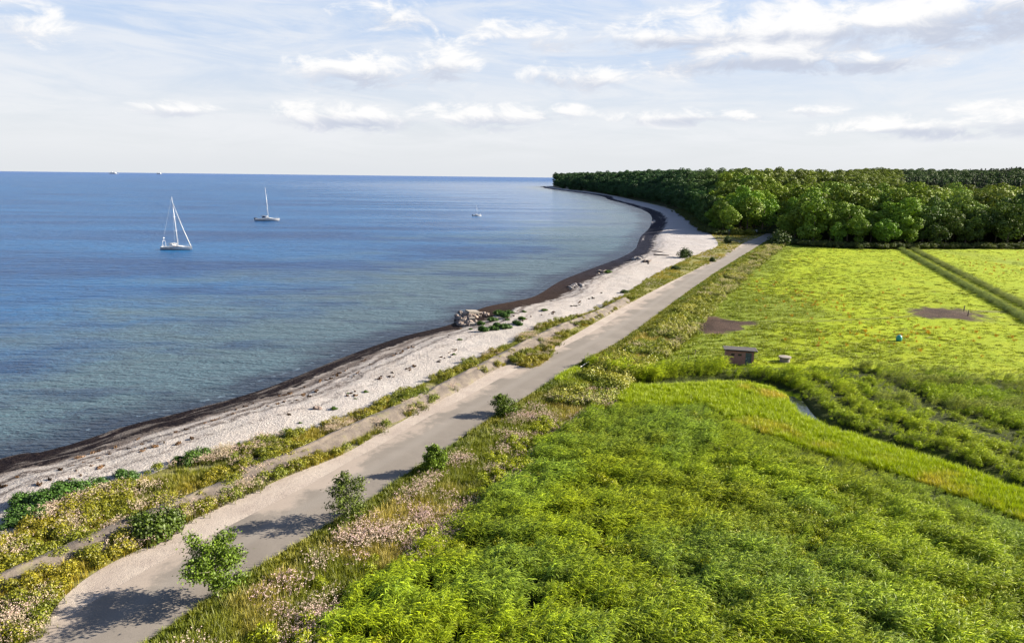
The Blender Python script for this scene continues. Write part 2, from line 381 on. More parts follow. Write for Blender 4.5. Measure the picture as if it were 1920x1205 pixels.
# ------------------------------------------------------------------ sea
def mat_sea():
    m, t, b, P = newmat('sea_water')
    sh = attr(t, 'shore'); calm = attr(t, 'calm'); x, y, z = sep(t, P)
    P2 = comb(t, x, y, 0.0)
    patch = noise(t, vmul(t, P2, (.011, .024, 1)), 1.0, 5, .6, .5); p2 = noise(t, vmul(t, P2, (.05, .11, 1)), 1.0, 5, .6, .3)
    st = noise(t, vmul(t, P2, (.0035, .03, 1)), 1.0, 6, .65, .2); st2 = noise(t, vmul(t, P2, (.02, .16, 1)), 1.0, 5, .65, .2)
    shallow = (sh * -.016).exp() * 1.15
    sand = (shallow + (patch - .5) * 1.5 + (p2 - .5) * .7).ss(.25, .85)
    deepc = mixc(t, (st * .6 + patch * .4).ss(.36, .64), (.007, .062, .18), (.024, .145, .32))
    c = mixc(t, sand * .85, deepc, (.135, .15, .14))
    grass = ((p2 * .6 + patch * .4).ss(.50, .40)) * (sh * -.012).exp()
    c = mixc(t, grass * .75, c, (.010, .032, .085))
    calmm = (calm * 1.1 + (st - .5) * 1.7 + (st2 - .5) * .6 - .08).ss(.05, 1.1) * .92 * calm.ss(.02, .25)
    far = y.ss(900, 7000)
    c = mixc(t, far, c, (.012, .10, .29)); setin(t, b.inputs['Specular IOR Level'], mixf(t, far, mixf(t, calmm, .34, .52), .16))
    edge = (sh + (p2 - .5) * 16.0 + (patch - .5) * 6).ss(9.5, 2.0)
    c = mixc(t, edge * .85, c, (.018, .022, .045))
    foam = noise(t, vmul(t, P2, (.9, .9, 1)), 1.0, 4, .6, .8)
    fo = ((sh + (p2 - .5) * 5.0 - 2.4).abs()).ss(.45, .0) * foam.ss(.52, .6)
    c = mixc(t, fo * .4, c, (.4, .4, .45))
    c = mixc(t, 1.0, c, (.36, .52, .60), 'MULTIPLY'); setin(t, b.inputs['Base Color'], c); b.inputs['IOR'].default_value = 1.333
    setin(t, b.inputs['Roughness'], mixf(t, calmm, .30, .16))
    # ripples: small crests lying roughly across the view, plus longer swell
    r1 = noise(t, vmul(t, P2, (.55, 1.9, 1)), 1.0, 3, .55, .3); r2 = noise(t, vmul(t, P2, (.10, .38, 1)), 1.0, 4, .6, .3)
    r3 = noise(t, vmul(t, P2, (2.2, 5.0, 1)), 1.0, 2, .5, .2)
    h = r1 * .42 + r2 * 1.1 + r3 * .16
    amp = mixf(t, calmm, 1.0, .17)
    bump(t, b, h, amp * 1.25, 1.0); return m
def mixf(t, f, a, b):
    n = t.nodes.new('ShaderNodeMix'); n.data_type = 'FLOAT'; setin(t, n.inputs[0], f); setin(t, n.inputs[2], a); setin(t, n.inputs[3], b); return E(t, n.outputs[0])
def build_sea():
    x, y = polar(-74, 74, 560, 18, 30000, 700)
    sh = -sdist(x, y, WL)
    calm = sst(y, 190, 420) * sst(sh, 120 + np.clip(y - 200, 0, 1e5) * .62, 10) * sst(y, 9000, 1800)
    me = mesh_np('sea', np.stack([x, y, np.zeros_like(x)], 1), grid_faces(560, 700), mat_sea(), True, dict(shore=np.clip(sh, 0, 1e5), calm=calm))
    tagp(link('sea', me), kind='structure')
build_sea()

# ------------------------------------------------------------------ beach
def mat_beach():
    m, t, b, P = newmat('shingle'); x, y, z = sep(t, P)
    dw = attr(t, 'dw'); wf = attr(t, 'wf'); near = y.ss(330, 160)
    n1 = noise(t, P, .35, 5, .6); n2 = noise(t, P, 2.3, 5, .7); n3 = noise(t, P, 9, 4, .75); nl = noise(t, P, .12, 3, .5)
    v = t.nodes.new('ShaderNodeTexVoronoi'); v.inputs['Scale'].default_value = 5.5; t.links.new(P.k, v.inputs['Vector']); vc = E(t, v.outputs['Color']); vd = E(t, v.outputs['Distance'])
    peb = mixc(t, sep(t, vc)[0], (.46, .43, .41), (.68, .65, .625))
    c = mixc(t, n3.ss(.35, .65), mixc(t, .5, peb, (.34, .29, .265)), peb)
    c = mixc(t, n1.ss(.35, .7) * .5, c, (.53, .47, .44))
    cold = mixc(t, n2, (.44, .425, .44), (.54, .52, .54)); c = mixc(t, y.ss(180, 300) * .7, c, cold)
    wn = n1 * .55 + n2 * .45
    def wrack(d0, w, thr, k):
        q = (dw - d0 + (nl - .5) * 5.0 + (n1 - .5) * 2.4 + (n2 - .5) * 1.0).abs()
        return q.ss(w, w * .2) * (n2 * .5 + n3 * .5).ss(thr, thr + .09) * k
    w = wrack(4.2, 1.1, .40, .9).max(wrack(6.6, .8, .43, .88)).max(wrack(9.3, .7, .45, .85)).max(wrack(12.0, .6, .49, .8)) * near
    c = mixc(t, nl.ss(.35, .75) * .35, c, (.40, .36, .325)); ls = noise(t, comb(t, dw * .55, (x + y) * .10, 0.0), 1.0, 6, .68, .6); lm = ls.ss(.50, .60) * dw.ss(17, 4) * near * n2.ss(.36, .5); c = mixc(t, lm * .75, c, (.13, .095, .08)); c = mixc(t, w, c, (.06, .042, .036))
    c = mixc(t, (dw + (n1 - .5) * 4).ss(8, 3.0) * near * .5, c, (.20, .17, .155))
    band = (wf + (n1 - .5) * 1.5 + (n2 - .5) * .8).ss(1.12, .92)
    tone = mixc(t, y.ss(120, 230), mixc(t, y.ss(100, 135), mixc(t, n2.ss(.4, .75), (.004, .003, .005), (.022, .016, .015)), mixc(t, n2, (.014, .009, .008), (.038, .024, .018))), mixc(t, n1.ss(.3, .7), (.004, .005, .011), (.016, .018, .032)))
    gaps = noise(t, vmul(t, comb(t, wf, y * .02, 0.0), (3.2, 1, 1)), 1.0, 4, .6, .6); gap2 = noise(t, comb(t, wf * 3.0, x * .12 + y * .12, 0.0), 1.0, 5, .65, .5)
    c = kc(t, c); c = mixc(t, band * (1.0 - gaps.ss(.56, .66) * y.ss(200, 330) * .75) * (1.0 - gap2.ss(.50, .60) * near * y.ss(110, 70) * .35), c, tone)
    setin(t, b.inputs['Base Color'], c); b.inputs['Roughness'].default_value = .95; b.inputs['Specular IOR Level'].default_value = .04
    bump(t, b, n1 * .5 + n2 * .35 + vd * -.12 + n3 * .15, .45); return m
def build_beach():
    a = len(WL); nv = 46; W0 = offset(WL, -1.5)
    V = []; L = min(len(WL), len(BI), len(WD))
    # finer along the near shore
    idx = np.linspace(0, L - 1.001, 1500); i0 = idx.astype(int); f = (idx - i0)[:, None]
    lerp = lambda A: A[i0] * (1 - f) + A[i0 + 1] * f
    A, B, C = lerp(W0), lerp(WD), lerp(offset(BI, 1.0)); s = np.linspace(0, 1, nv)[None, :, None]
    X = A[:, None] * (1 - s) + C[:, None] * s
    x = X[..., 0].ravel(); y = X[..., 1].ravel(); dw = sdist(x, y, WL); dwe = -sdist(x, y, WD)
    wf = np.where(dw > 0, dw / np.maximum(dw + dwe, .3), 0); wf = np.where(dwe < 0, 1 + (-dwe) / 4, wf)
    z = height(x, y) + .02; z = np.where(dw < 0, dw * .12, z + (fbm(x, y, 5, 4, 2) - .5) * .25 * sst(dw, 1, 4) * sst(-sdist(x, y, BI), 0, 2))
    me = mesh_np('beach', np.stack([x, y, z], 1), grid_faces(1500, nv), mat_beach(), True, dict(dw=np.clip(dw, -5, 200), wf=np.clip(wf, -1, 6)))
    tagp(link('beach', me), kind='structure')
build_beach()

# ------------------------------------------------------------------ road
def strip(name, L0, L1, n, nv, mat, dz):
    def res(L):
        s = np.r_[0, np.cumsum(np.linalg.norm(np.diff(L, axis=0), axis=1))]; q = np.linspace(0, s[-1], n)
        return np.stack([np.interp(q, s, L[:, 0]), np.interp(q, s, L[:, 1])], 1)
    A, B = res(L0), res(L1); s = np.linspace(0, 1, nv)[None, :, None]; X = A[:, None] * (1 - s) + B[:, None] * s
    x = X[..., 0].ravel(); y = X[..., 1].ravel(); z = np.full(x.shape, 1.15 + dz)
    tagp(link(name, mesh_np(name, np.stack([x, y, z], 1), grid_faces(n, nv), mat, True, dict(v=np.tile(np.linspace(0, 1, nv), n)))), kind='structure')
def mat_asphalt():
    m, t, b, P = newmat('asphalt'); v = attr(t, 'v'); n1 = noise(t, P, .25, 5, .6, .3); n2 = noise(t, P, 3, 5, .7); n3 = noise(t, P, 30, 3, .7)
    c = mixc(t, n1.ss(.3, .7), (.225, .197, .170), (.29, .256, .222)); c = mixc(t, n3 * .4, c, (.16, .14, .125))
    c = mixc(t, n2.ss(.62, .72) * .5, c, (.12, .11, .105))
    sandy = (v * -1.0 + (n1 - .5) * 2.0 + (n2 - .5) * .35 + .22).ss(-.05, .25); c = mixc(t, sandy * .85, c, (.40, .335, .285))
    rut = (v - .45 + (n1 - .5) * .1).abs().ss(.16, .02); c = mixc(t, rut * .4, c, (.29, .262, .235))
    c = mixc(t, (v + (n2 - .5) * .05).ss(.955, .99) * .6, c, (.27, .24, .19))
    v2 = t.nodes.new('ShaderNodeTexVoronoi'); v2.feature = 'DISTANCE_TO_EDGE'; v2.inputs['Scale'].default_value = .22
    t.links.new((P if False else comb(t, *[q + (n2 - .5) * 3.0 for q in sep(t, P)])).k, v2.inputs['Vector'])
    crk = E(t, v2.outputs['Distance']).ss(.006, .001) * n1.ss(.45, .6); c = mixc(t, crk * .45, c, (.09, .08, .075)); c = kc(t, c)
    setin(t, b.inputs['Base Color'], c); b.inputs['Roughness'].default_value = .85; b.inputs['Specular IOR Level'].default_value = .25
    bump(t, b, n3 * .3 + n2 * .3, .02); return m
def mat_gravel():
    m, t, b, P = newmat('sandy_gravel'); n1 = noise(t, P, .3, 5, .6, .5); n2 = noise(t, P, 2.5, 5, .7); n3 = noise(t, P, 14, 3, .8)
    c = mixc(t, n1.ss(.3, .7), (.34, .275, .235), (.48, .41, .35)); c = mixc(t, n2.ss(.5, .75) * .6, c, (.23, .18, .16)); c = mixc(t, n3.ss(.3, .7) * .3, c, (.48, .42, .37)); c = kc(t, c)
    setin(t, b.inputs['Base Color'], c); b.inputs['Roughness'].default_value = .95; bump(t, b, n2 * .5 + n3 * .4, .08); return m
strip('gravel_verge', SHL, RE, 700, 30, mat_gravel(), .02)
AL = offset(RE, -5.7)
strip('road', AL, RE, 700, 26, mat_asphalt(), .045)

# ------------------------------------------------------------------ sea wall
def build_wall():
    m, t, b, P = newmat('old_concrete'); n1 = noise(t, P, .8, 5, .6); n2 = noise(t, P, 6, 4, .7); u = attr(t, 'u')
    c = mixc(t, n1.ss(.3, .7), (.12, .095, .078), (.22, .18, .145)); c = mixc(t, n2.ss(.45, .75) * .7, c, (.09, .072, .06)); c = mixc(t, n1.ss(.52, .68) * .6, c, (.16, .15, .05)); c = kc(t, c)
    setin(t, b.inputs['Base Color'], c); b.inputs['Roughness'].default_value = .9; bump(t, b, n1 * .5 + n2 * .4, .12)
    L = WALL; s = np.r_[0, np.cumsum(np.linalg.norm(np.diff(L, axis=0), axis=1))]; n = int(s[-1] / .3); q = np.linspace(0, s[-1], n)
    C = np.stack([np.interp(q, s, L[:, 0]), np.interp(q, s, L[:, 1])], 1)
    T = np.gradient(C, axis=0); T /= np.linalg.norm(T, axis=1)[:, None]; N = np.stack([T[:, 1], -T[:, 0]], 1)
    prof = [(-.85, .6), (-.83, 1.88), (-.78, 1.93), (-.35, 1.95), (-.30, 1.93), (0, 1.84), (.35, 1.68), (.8, 1.42), (1.15, 1.2), (1.3, .7)]
    V = []
    for o, z in prof:
        w = fbm(C[:, 0] * 1., C[:, 1], 1.6, 3, int(50 + o * 10)) - .5
        joint = np.where((q % 4.2) < .32, .05, 0) if 1 < z else 0
        XY = C + N * (o + w * .3)[:, None]; V.append(np.stack([XY[:, 0], XY[:, 1], z + w * .28 - joint], 1))
    V = np.stack(V, 1).reshape(-1, 3)
    me = mesh_np('sea_wall', V, grid_faces(n, len(prof))[:, ::-1], m, True, dict(u=np.repeat(q, len(prof))))
    tagp(link('sea_wall', me), 'low weathered concrete sea wall with a sloping back between beach and road', 'sea wall')
build_wall()
# ------------------------------------------------------------------ foliage materials
def mat_leaf(name, src, col=(1, 1, 1), trans=.2, gloss=.025, var=.5, yshift=(1.25, 1.05, .6)):
    m = bpy.data.materials.new(name); m.use_nodes = True; t = m.node_tree; t.nodes.clear()
    out = t.nodes.new('ShaderNodeOutputMaterial')
    if src == 'inst': c = attr(t, 'tint', 'Color', 'INSTANCER')
    elif src == 'obj': n = t.nodes.new('ShaderNodeObjectInfo'); c = E(t, n.outputs['Color'])
    else: c = mixc(t, 0.0, col, col)
    c = mixc(t, 1.0, c, (K, K, K * .9), 'MULTIPLY')
    rv = attr(t, 'rv')
    c = mixc(t, 1.0, c, mixc(t, rv, (1 - var,) * 3, tuple((1 + var * .8) * s for s in yshift)), 'MULTIPLY')
    d = t.nodes.new('ShaderNodeBsdfDiffuse'); tr = t.nodes.new('ShaderNodeBsdfTranslucent'); gl = t.nodes.new('ShaderNodeBsdfGlossy'); gl.inputs['Roughness'].default_value = .55
    t.links.new(c.k, d.inputs[0]); tc = mixc(t, 1.0, c, (1.25, 1.3, .7), 'MULTIPLY'); t.links.new(tc.k, tr.inputs[0]); setin(t, gl.inputs[0], (.9, .9, .9))
    a = t.nodes.new('ShaderNodeMixShader'); a.inputs[0].default_value = trans; t.links.new(d.outputs[0], a.inputs[1]); t.links.new(tr.outputs[0], a.inputs[2])
    g = t.nodes.new('ShaderNodeMixShader'); g.inputs[0].default_value = gloss; t.links.new(a.outputs[0], g.inputs[1]); t.links.new(gl.outputs[0], g.inputs[2])
    t.links.new(g.outputs[0], out.inputs[0]); return m
def mat_plain(name, col, rough=.7, spec=.3, metal=0, nz=.0, ns=6.):
    m, t, b, P = newmat(name); col = tuple(v * .65 for v in col)
    if nz:
        tc = t.nodes.new('ShaderNodeTexCoord'); n = noise(t, E(t, tc.outputs['Object']), ns, 4, .65)
        c = mixc(t, n.ss(.3, .7), tuple(v * (1 - nz) for v in col), tuple(min(1, v * (1 + nz)) for v in col)); setin(t, b.inputs['Base Color'], c)
        bump(t, b, n, .02)
    else: b.inputs['Base Color'].default_value = (*col, 1)
    b.inputs['Roughness'].default_value = rough; b.inputs['Specular IOR Level'].default_value = spec; b.inputs['Metallic'].default_value = metal; return m
M_I = mat_leaf('blade_leaf', 'inst'); M_IF = mat_leaf('petal', 'inst', trans=.2, gloss=0, var=.15, yshift=(1, 1, 1)); M_T = mat_leaf('tree_leaf', 'obj', trans=.1, gloss=.02, var=.42, yshift=(1.08, 1.08, .7))
M_BARK = mat_plain('bark', (.17, .14, .11), .9, .1, 0, .3)

# ------------------------------------------------------------------ small plants
WIND = np.array([.93, -.30])
class LB:
    """quads with a random value each"""
    def __init__(s): s.V = []; s.R = []
    def quad(s, a, b, c, d, r): s.V += [a, b, c, d]; s.R += [r] * 4
    def ribbon(s, pts, wid, side, r):
        for i in range(len(pts) - 1):
            p, q = pts[i], pts[i + 1]; s.quad(p - side * wid[i], p + side * wid[i], q + side * wid[i + 1], q - side * wid[i + 1], r)
    def mesh(s, name, mat):
        n = len(s.V) // 4; return mesh_np(name, np.array(s.V), np.arange(n * 4).reshape(n, 4), mat, False, dict(rv=s.R))
def blade(lb, base, h, az, bend, w, r, seg=3):
    d = np.array([math.cos(az), math.sin(az), 0.]); side = np.array([-math.sin(az + r), math.cos(az + r), 0.]); P = []; W = []
    for i in range(seg + 1):
        t = i / seg; P.append(base + d * (bend * h * t * t) + np.array([0, 0, h * (t - .35 * bend * t * t)])); W.append(w * (1 - t ** 2 * .9) * .5)
    lb.ribbon(P, W, side, r)
def reed(seed, ns=11, h=1.65, spread=.55, wid=.042, leaves=5):
    g = np.random.default_rng(seed); lb = LB()
    for _ in range(ns):
        b = np.array([*(g.normal(0, spread * .5, 2)), 0.]); hh = h * g.uniform(.72, 1.08); lean = g.uniform(.10, .30); r0 = g.random()
        top = b + np.array([*(WIND * lean * hh), hh]); blade(lb, b, hh, math.atan2(WIND[1], WIND[0]) + g.normal(0, .3), lean, .03, r0 * .5)
        for k in range(leaves):
            t = g.uniform(.42, 1.); p = b + np.array([*(WIND * lean * hh * t * t), hh * t * .97]); az = math.atan2(WIND[1], WIND[0]) + g.normal(0, .6)
            L = g.uniform(.30, .62); d = np.array([math.cos(az), math.sin(az), 0.]); s2 = np.array([-d[1], d[0], g.uniform(-.5, .5)]); s2 /= np.linalg.norm(s2)
            up = g.uniform(.45, 1.1); P = [p + d * (L * q) + np.array([0, 0, L * (up * q - .62 * q * q)]) for q in (0, .35, .7, 1.)]
            lb.ribbon(P, [wid * .35, wid * .55, wid * .4, wid * .05], s2, g.random())
    return lb.mesh('reed', M_I)
def tuft(seed, n=26, h=.35, spread=.16, wid=.03, bend=.6, mat=None):
    g = np.random.default_rng(seed); lb = LB()
    for _ in range(n):
        az = g.uniform(0, math.tau); q = abs(g.normal(0, spread)); blade(lb, np.array([math.cos(az) * q, math.sin(az) * q, 0]), h * g.uniform(.6, 1.1), az + g.normal(0, .6), g.uniform(.2, 1.2) * bend, wid * g.uniform(.7, 1.3), g.random(), 2)
    return lb.mesh('tuft', mat or M_I)
def leafball(seed, n, rx, rz, q, mat, zc=None, stems=0):
    g = np.random.default_rng(seed); lb = LB(); zc = rz * .8 if zc is None else zc
    for _ in range(n):
        d = g.normal(size=3); d[2] = abs(d[2]) * 1.0 - .25; d /= np.linalg.norm(d); rr = g.uniform(.55, 1.05) * (1 + .25 * math.sin(d[0] * 5 + seed) * math.cos(d[1] * 4 + seed))
        p = np.array([d[0] * rx, d[1] * rx, d[2] * rz]) * rr + (0, 0, zc); nn = d + g.normal(0, .55, 3); nn /= np.linalg.norm(nn)
        a = np.cross(nn, g.normal(size=3)); a /= np.linalg.norm(a); b = np.cross(nn, a); L = q * g.uniform(.6, 1.3)
        lb.quad(p - a * L * .5, p + b * L * .32, p + a * L * .6, p - b * L * .32, g.random())
    for _ in range(stems):
        az = g.uniform(0, 6.28); blade(lb, np.array([0, 0, 0.]), zc + rz * .7, az, g.uniform(.1, .5), .03, .1, 3)
    return lb.mesh('leaves', mat)
def flower(seed, n=34, h=.75, sp=.35, heads=5):
    """stems carrying small bunched flower heads: the heads take the petal tint, the stems stay green"""
    g = np.random.default_rng(seed); lb = LB(); hv = []
    for _ in range(n):
        b = np.array([*g.normal(0, sp, 2), 0.]); hh = h * g.uniform(.7, 1.1); az = g.uniform(0, 6.28); blade(lb, b, hh, az, .15, .03, g.random(), 2)
        for k in range(2):
            blade(lb, b, hh * g.uniform(.4, .8), g.uniform(0, 6.28), .6, .045, g.random(), 2)
        top = b + np.array([math.cos(az) * .12 * hh, math.sin(az) * .12 * hh, hh * .97])
        for k in range(heads): hv.append((top + g.normal(0, .04, 3), g.uniform(.018, .036), g.random()))
    nl = len(lb.V) // 4
    for p, s, r in hv:
        a = g.normal(size=3); a /= np.linalg.norm(a); b = np.cross(a, g.normal(size=3)); b /= np.linalg.norm(b); lb.quad(p - a * s, p + b * s, p + a * s, p - b * s, r)
    n = len(lb.V) // 4; me = mesh_np('flower', np.array(lb.V), np.arange(n * 4).reshape(n, 4), None, False, dict(rv=lb.R))
    me.materials.append(M_STEM); me.materials.append(M_IF); mi = np.zeros(n, np.int32); mi[nl:] = 1; me.polygons.foreach_set('material_index', mi); return me
M_STEM = mat_leaf('flower_stem', 'col', (.13, .16, .03))

def assets(name, meshes):
    c = bpy.data.collections.new(name)
    for i, me in enumerate(meshes): c.objects.link(bpy.data.objects.new('%s_kind_%02d' % (name, i), me))
    return c
def gn_group():
    g = bpy.data.node_groups.new('place_plants', 'GeometryNodeTree')
    g.interface.new_socket('Geometry', in_out='INPUT', socket_type='NodeSocketGeometry'); g.interface.new_socket('Plants', in_out='INPUT', socket_type='NodeSocketCollection')
    g.interface.new_socket('Geometry', in_out='OUTPUT', socket_type='NodeSocketGeometry')
    N = g.nodes; gi = N.new('NodeGroupInput'); go = N.new('NodeGroupOutput'); ci = N.new('GeometryNodeCollectionInfo'); ip = N.new('GeometryNodeInstanceOnPoints')
    ci.inputs['Separate Children'].default_value = True; ci.inputs['Reset Children'].default_value = True
    def na(n, ty): a = N.new('GeometryNodeInputNamedAttribute'); a.data_type = ty; a.inputs['Name'].default_value = n; return a.outputs['Attribute']
    l = g.links.new; l(gi.outputs[0], ip.inputs['Points']); l(gi.outputs[1], ci.inputs['Collection']); l(ci.outputs[0], ip.inputs['Instance'])
    ip.inputs['Pick Instance'].default_value = True; l(na('vi', 'INT'), ip.inputs['Instance Index']); l(na('rot', 'FLOAT_VECTOR'), ip.inputs['Rotation']); l(na('scl', 'FLOAT_VECTOR'), ip.inputs['Scale'])
    l(ip.outputs[0], go.inputs[0]); return g
GNG = gn_group()
def scatter(name, coll, x, y, z, rot, scl, tint, kind='stuff', **tg):
    n = len(x)
    if n == 0: return
    nk = len(coll.objects); me = bpy.data.meshes.new(name); me.vertices.add(n); me.vertices.foreach_set('co', np.stack([x, y, z], 1).astype(np.float32).ravel())
    me.attributes.new('vi', 'INT', 'POINT').data.foreach_set('value', rng.integers(0, nk, n).astype(np.int32))
    rot = np.asarray(rot); R = np.zeros((n, 3)); R[:, 2] = rot if rot.ndim == 1 else 0
    if rot.ndim == 2: R = rot
    me.attributes.new('rot', 'FLOAT_VECTOR', 'POINT').data.foreach_set('vector', R.astype(np.float32).ravel())
    S = np.asarray(scl); S = np.repeat(S[:, None], 3, 1) if S.ndim == 1 else S
    me.attributes.new('scl', 'FLOAT_VECTOR', 'POINT').data.foreach_set('vector', S.astype(np.float32).ravel())
    me.attributes.new('tint', 'FLOAT_COLOR', 'POINT').data.foreach_set('color', np.hstack([np.clip(tint, 0.002, 1), np.ones((n, 1))]).astype(np.float32).ravel())
    o = link(name, me); md = o.modifiers.new('plants', 'NODES'); md.node_group = GNG
    for it in GNG.interface.items_tree:
        if it.name == 'Plants': md[it.identifier] = coll
    tagp(o, kind=kind, **tg); print('scatter', name, n); return o
def sample(P, dens, far=None):
    """random points in polygon; density falls with distance beyond `far` metres"""
    P = np.asarray(P); lo, hi = P.min(0), P.max(0); hi = np.minimum(hi, 700); n = int((hi - lo).prod() * dens)
    n = min(n, 3000000); x = rng.uniform(lo[0], hi[0], n); y = rng.uniform(lo[1], hi[1], n); k = inpoly(x, y, P)
    az = np.degrees(np.arctan2(x, y)); k &= (np.abs(az) < 43) & (y > 17)
    if far: k &= rng.random(n) < np.minimum(1, (far / np.hypot(x, y)) ** 1.6)
    return x[k], y[k]
def lerpc(a, b, f): f = np.clip(f, 0, 1)[:, None]; return np.array(a) * (1 - f) + np.array(b) * f
RR = lambda n, a, b: rng.uniform(a, b, n)

A_REED = assets('reeds', [reed(i) for i in range(6)]); A_TUFT = assets('tufts', [tuft(20 + i) for i in range(5)])
A_LONG = assets('longgrass', [tuft(30 + i, 34, .8, .22, .032, .45) for i in range(5)])
A_HERB = assets('herbs', [leafball(40 + i, 300, .46, .42, .105, M_I, .35, 9) for i in range(5)])
A_FLOW = assets('flowers', [flower(50 + i) for i in range(4)])
A_MOUND = assets('mounds', [leafball(60 + i, 110, .42, .20, .13, M_I, .02) for i in range(4)])

def veg():
    # --- reed bed in the foreground
    x, y = sample(POLY_R, 9.5, 62); F = fields(x, y); n0 = fbm(x * .9 + y * .5, y * 1.5 - x * .3, 1.9, 3, 11); n1 = fbm(x, y, 13, 3, 12); n2 = fbm(x, y, 7, 3, 13); bk = np.abs(sdist(x, y, BANKY))
    edge = F['dr']; k = (edge > 5.5 + n1 * 3) & (F['dd'] > 1.6) & (bk > 3.6) & (n0 + rng.random(len(x)) * .6 > .66)
    dd = F['dd']; x, y, n0, n1, n2, edge, dd = [v[k] for v in (x, y, n0, n1, n2, edge, dd)]; n = len(x)
    blue = sst(n1 + (n2 - .5) * .6, .44, .62)
    tint = lerpc((.36, .53, .010), (.25, .42, .05), blue * .8) * (.75 + .55 * n2)[:, None]
    yel = sst(fbm(x, y, 9, 3, 77), .55, .7); tint = tint * RR(n, .62, 1.3)[:, None]; tint = tint * (1 - yel[:, None] * .35) + np.array([.38, .46, .010]) * yel[:, None] * .35
    scatter('reeds', A_REED, x, y, height(x, y), RR(n, -.6, .6), (.66 + .34 * sst(n0, .38, .64)) * RR(n, .7, 1.15) * sst(edge, 4, 9) ** .3 * (.30 + .70 * sst(dd, 5, 17)) * (.5 + .5 * sst(np.abs(sdist(x, y, BANKY)), 3, 9)), tint, label='dense bed of green reeds bent by the wind beside the road', cat='reeds')
    x, y = sample(POLY_R, 1.3, 62); n0 = fbm(x, y, 2.3, 3, 11); n1 = fbm(x, y, 6, 3, 15); F = fields(x, y); bk = np.abs(sdist(x, y, BANKY))
    k = (F['dr'] > 4.5) & (F['dd'] > 13) & (n1 > .46) & (bk > 2.2) & (F['dd'] > 1.6); x, y, n0, n1 = [v[k] for v in (x, y, n0, n1)]; n = len(x)
    scatter('leafy_herbs', A_HERB, x, y, height(x, y) + RR(n, .0, .8) * n0, RR(n, 0, 6.28), RR(n, .6, 1.2), lerpc((.22, .33, .010), (.36, .44, .010), n1 * 2 - .5) , label='leafy herbs growing between the reeds', cat='herbs')
    # --- rough wet field between the ditches, and the belt along the near ditch
    def tall(P, nm, dens, lab):
        x, y = sample(P, dens, 75); qd = sdist(x, y, DITCH); n0 = fbm(x * .22, qd, 1.5, 3, 21) * .7 + fbm(x, y, 1.2, 2, 20) * .3; n1 = fbm(x * .3, qd, 5, 3, 22); st = np.min([np.abs(sdist(x, y, S)) for S in STRIPS], 0)
        k = (n0 + rng.random(len(x)) * .2 > .46) & (sdist(x, y, DITCH) < -.9) & ((((x - POND[0]) / 1.7) ** 2 + ((y - POND[1]) / 4.8) ** 2) > 1) & (np.hypot(x - TUBC[0], y - TUBC[1]) > 1.6) & ((np.abs(x - SHC[0] - .6) > 3.4) | (np.abs(y - SHC[1]) > 3.2)); x, y, n0, n1, st = [v[k] for v in (x, y, n0, n1, st)]; n = len(x); rs = st < .7 + n0
        tint = lerpc((.22, .37, .010), (.38, .52, .010), n1 * 1.6 - .3) * (.65 + .7 * n0)[:, None]
        belt = nm == 'ditch_belt'; u = rng.random(n)
        for a, c, q, w, s in ((A_REED, rs, np.array([.33, .43, .09]), '_reeds', .72), (A_HERB, ~rs & (u < (.12 if belt else .38)), None, '_herbs', .85), (A_REED, ~rs & (u > .25), None, '_grasses', .95 if belt else .6)):
            m = c.sum(); tt = tint[c] if q is None else q * (.8 + .4 * n1[c])[:, None]
            scatter(nm + w, a, x[c], y[c], height(x[c], y[c]), RR(m, -.6, .6), (.42 + .8 * sst(n0[c], .34, .66)) * s * RR(m, .65, 1.15) * np.where((np.abs(x[c] - SHC[0]) < 3.6) & (y[c] < SHC[1] + 2), .72, 1) * np.where(np.hypot(x[c] - TUBC[0], y[c] - TUBC[1] + 1) < 2.6, .4, 1), tt * RR(m, .75, 1.45)[:, None], label=lab + {'_reeds': ', grey green reeds in long strips', '_herbs': ', leafy clumps', '_grasses': ', tall grasses among the clumps'}[w], cat='ground cover')
    tall(POLY_B, 'ditch_field', 5.5, 'rough wet field beyond the ditch'); tall(POLY_N, 'ditch_belt', 9., 'tall belt of plants along the far side of the ditch')
    # --- hedge-like double strip across the pasture
    for d, h, c in ((0, .58, (.34, .44, .18)), (4.4, .60, (.30, .42, .16)), (-2.6, .26, (.36, .46, .03)), (2.2, .3, (.52, .50, .12))):
        L = offset(HEDGE, d); s = np.r_[0, np.cumsum(np.linalg.norm(np.diff(L, axis=0), axis=1))]; n = int(s[-1] * 11); q = rng.uniform(0, s[-1], n)
        x = np.interp(q, s, L[:, 0]) + rng.normal(0, .5, n); y = np.interp(q, s, L[:, 1]) + rng.normal(0, .4, n)
        scatter('reed_strip', A_REED if h > .35 else A_LONG, x, y, height(x, y) - .1, RR(n, -.6, .6), RR(n, .75, 1.1) * h * 1.05, np.array(c) * (.8 + .4 * fbm(x, y, 5, 2, 3))[:, None], label='grey green reeds of the ditch running across the pasture', cat='reeds')
    # --- bright bank beside the ditch
    x, y = sample(POLY_R, 16, 60); d = np.abs(sdist(x, y, BANKY)); k = d < 5.0; x, y, d = x[k], y[k], d[k]; n = len(x); n1 = fbm(x, y, 5, 3, 6)
    scatter('bank_grass', A_LONG, x, y, height(x, y), RR(n, 0, 6.28), RR(n, .5, 1.0), lerpc((.42, .60, .012), (.66, .62, .13), sst(n1, .56, .8)), label='bright yellowish grass on the bank along the ditch', cat='grass')
    # --- pasture
    P = [G(a, b, .5) for a, b in [(1180, 690), (1250, 640), (1300, 590), (1385, 520), (1470, 462), (1700, 463), (1960, 463), (2100, 500), (2100, 740), (1920, 712), (1500, 686)]]
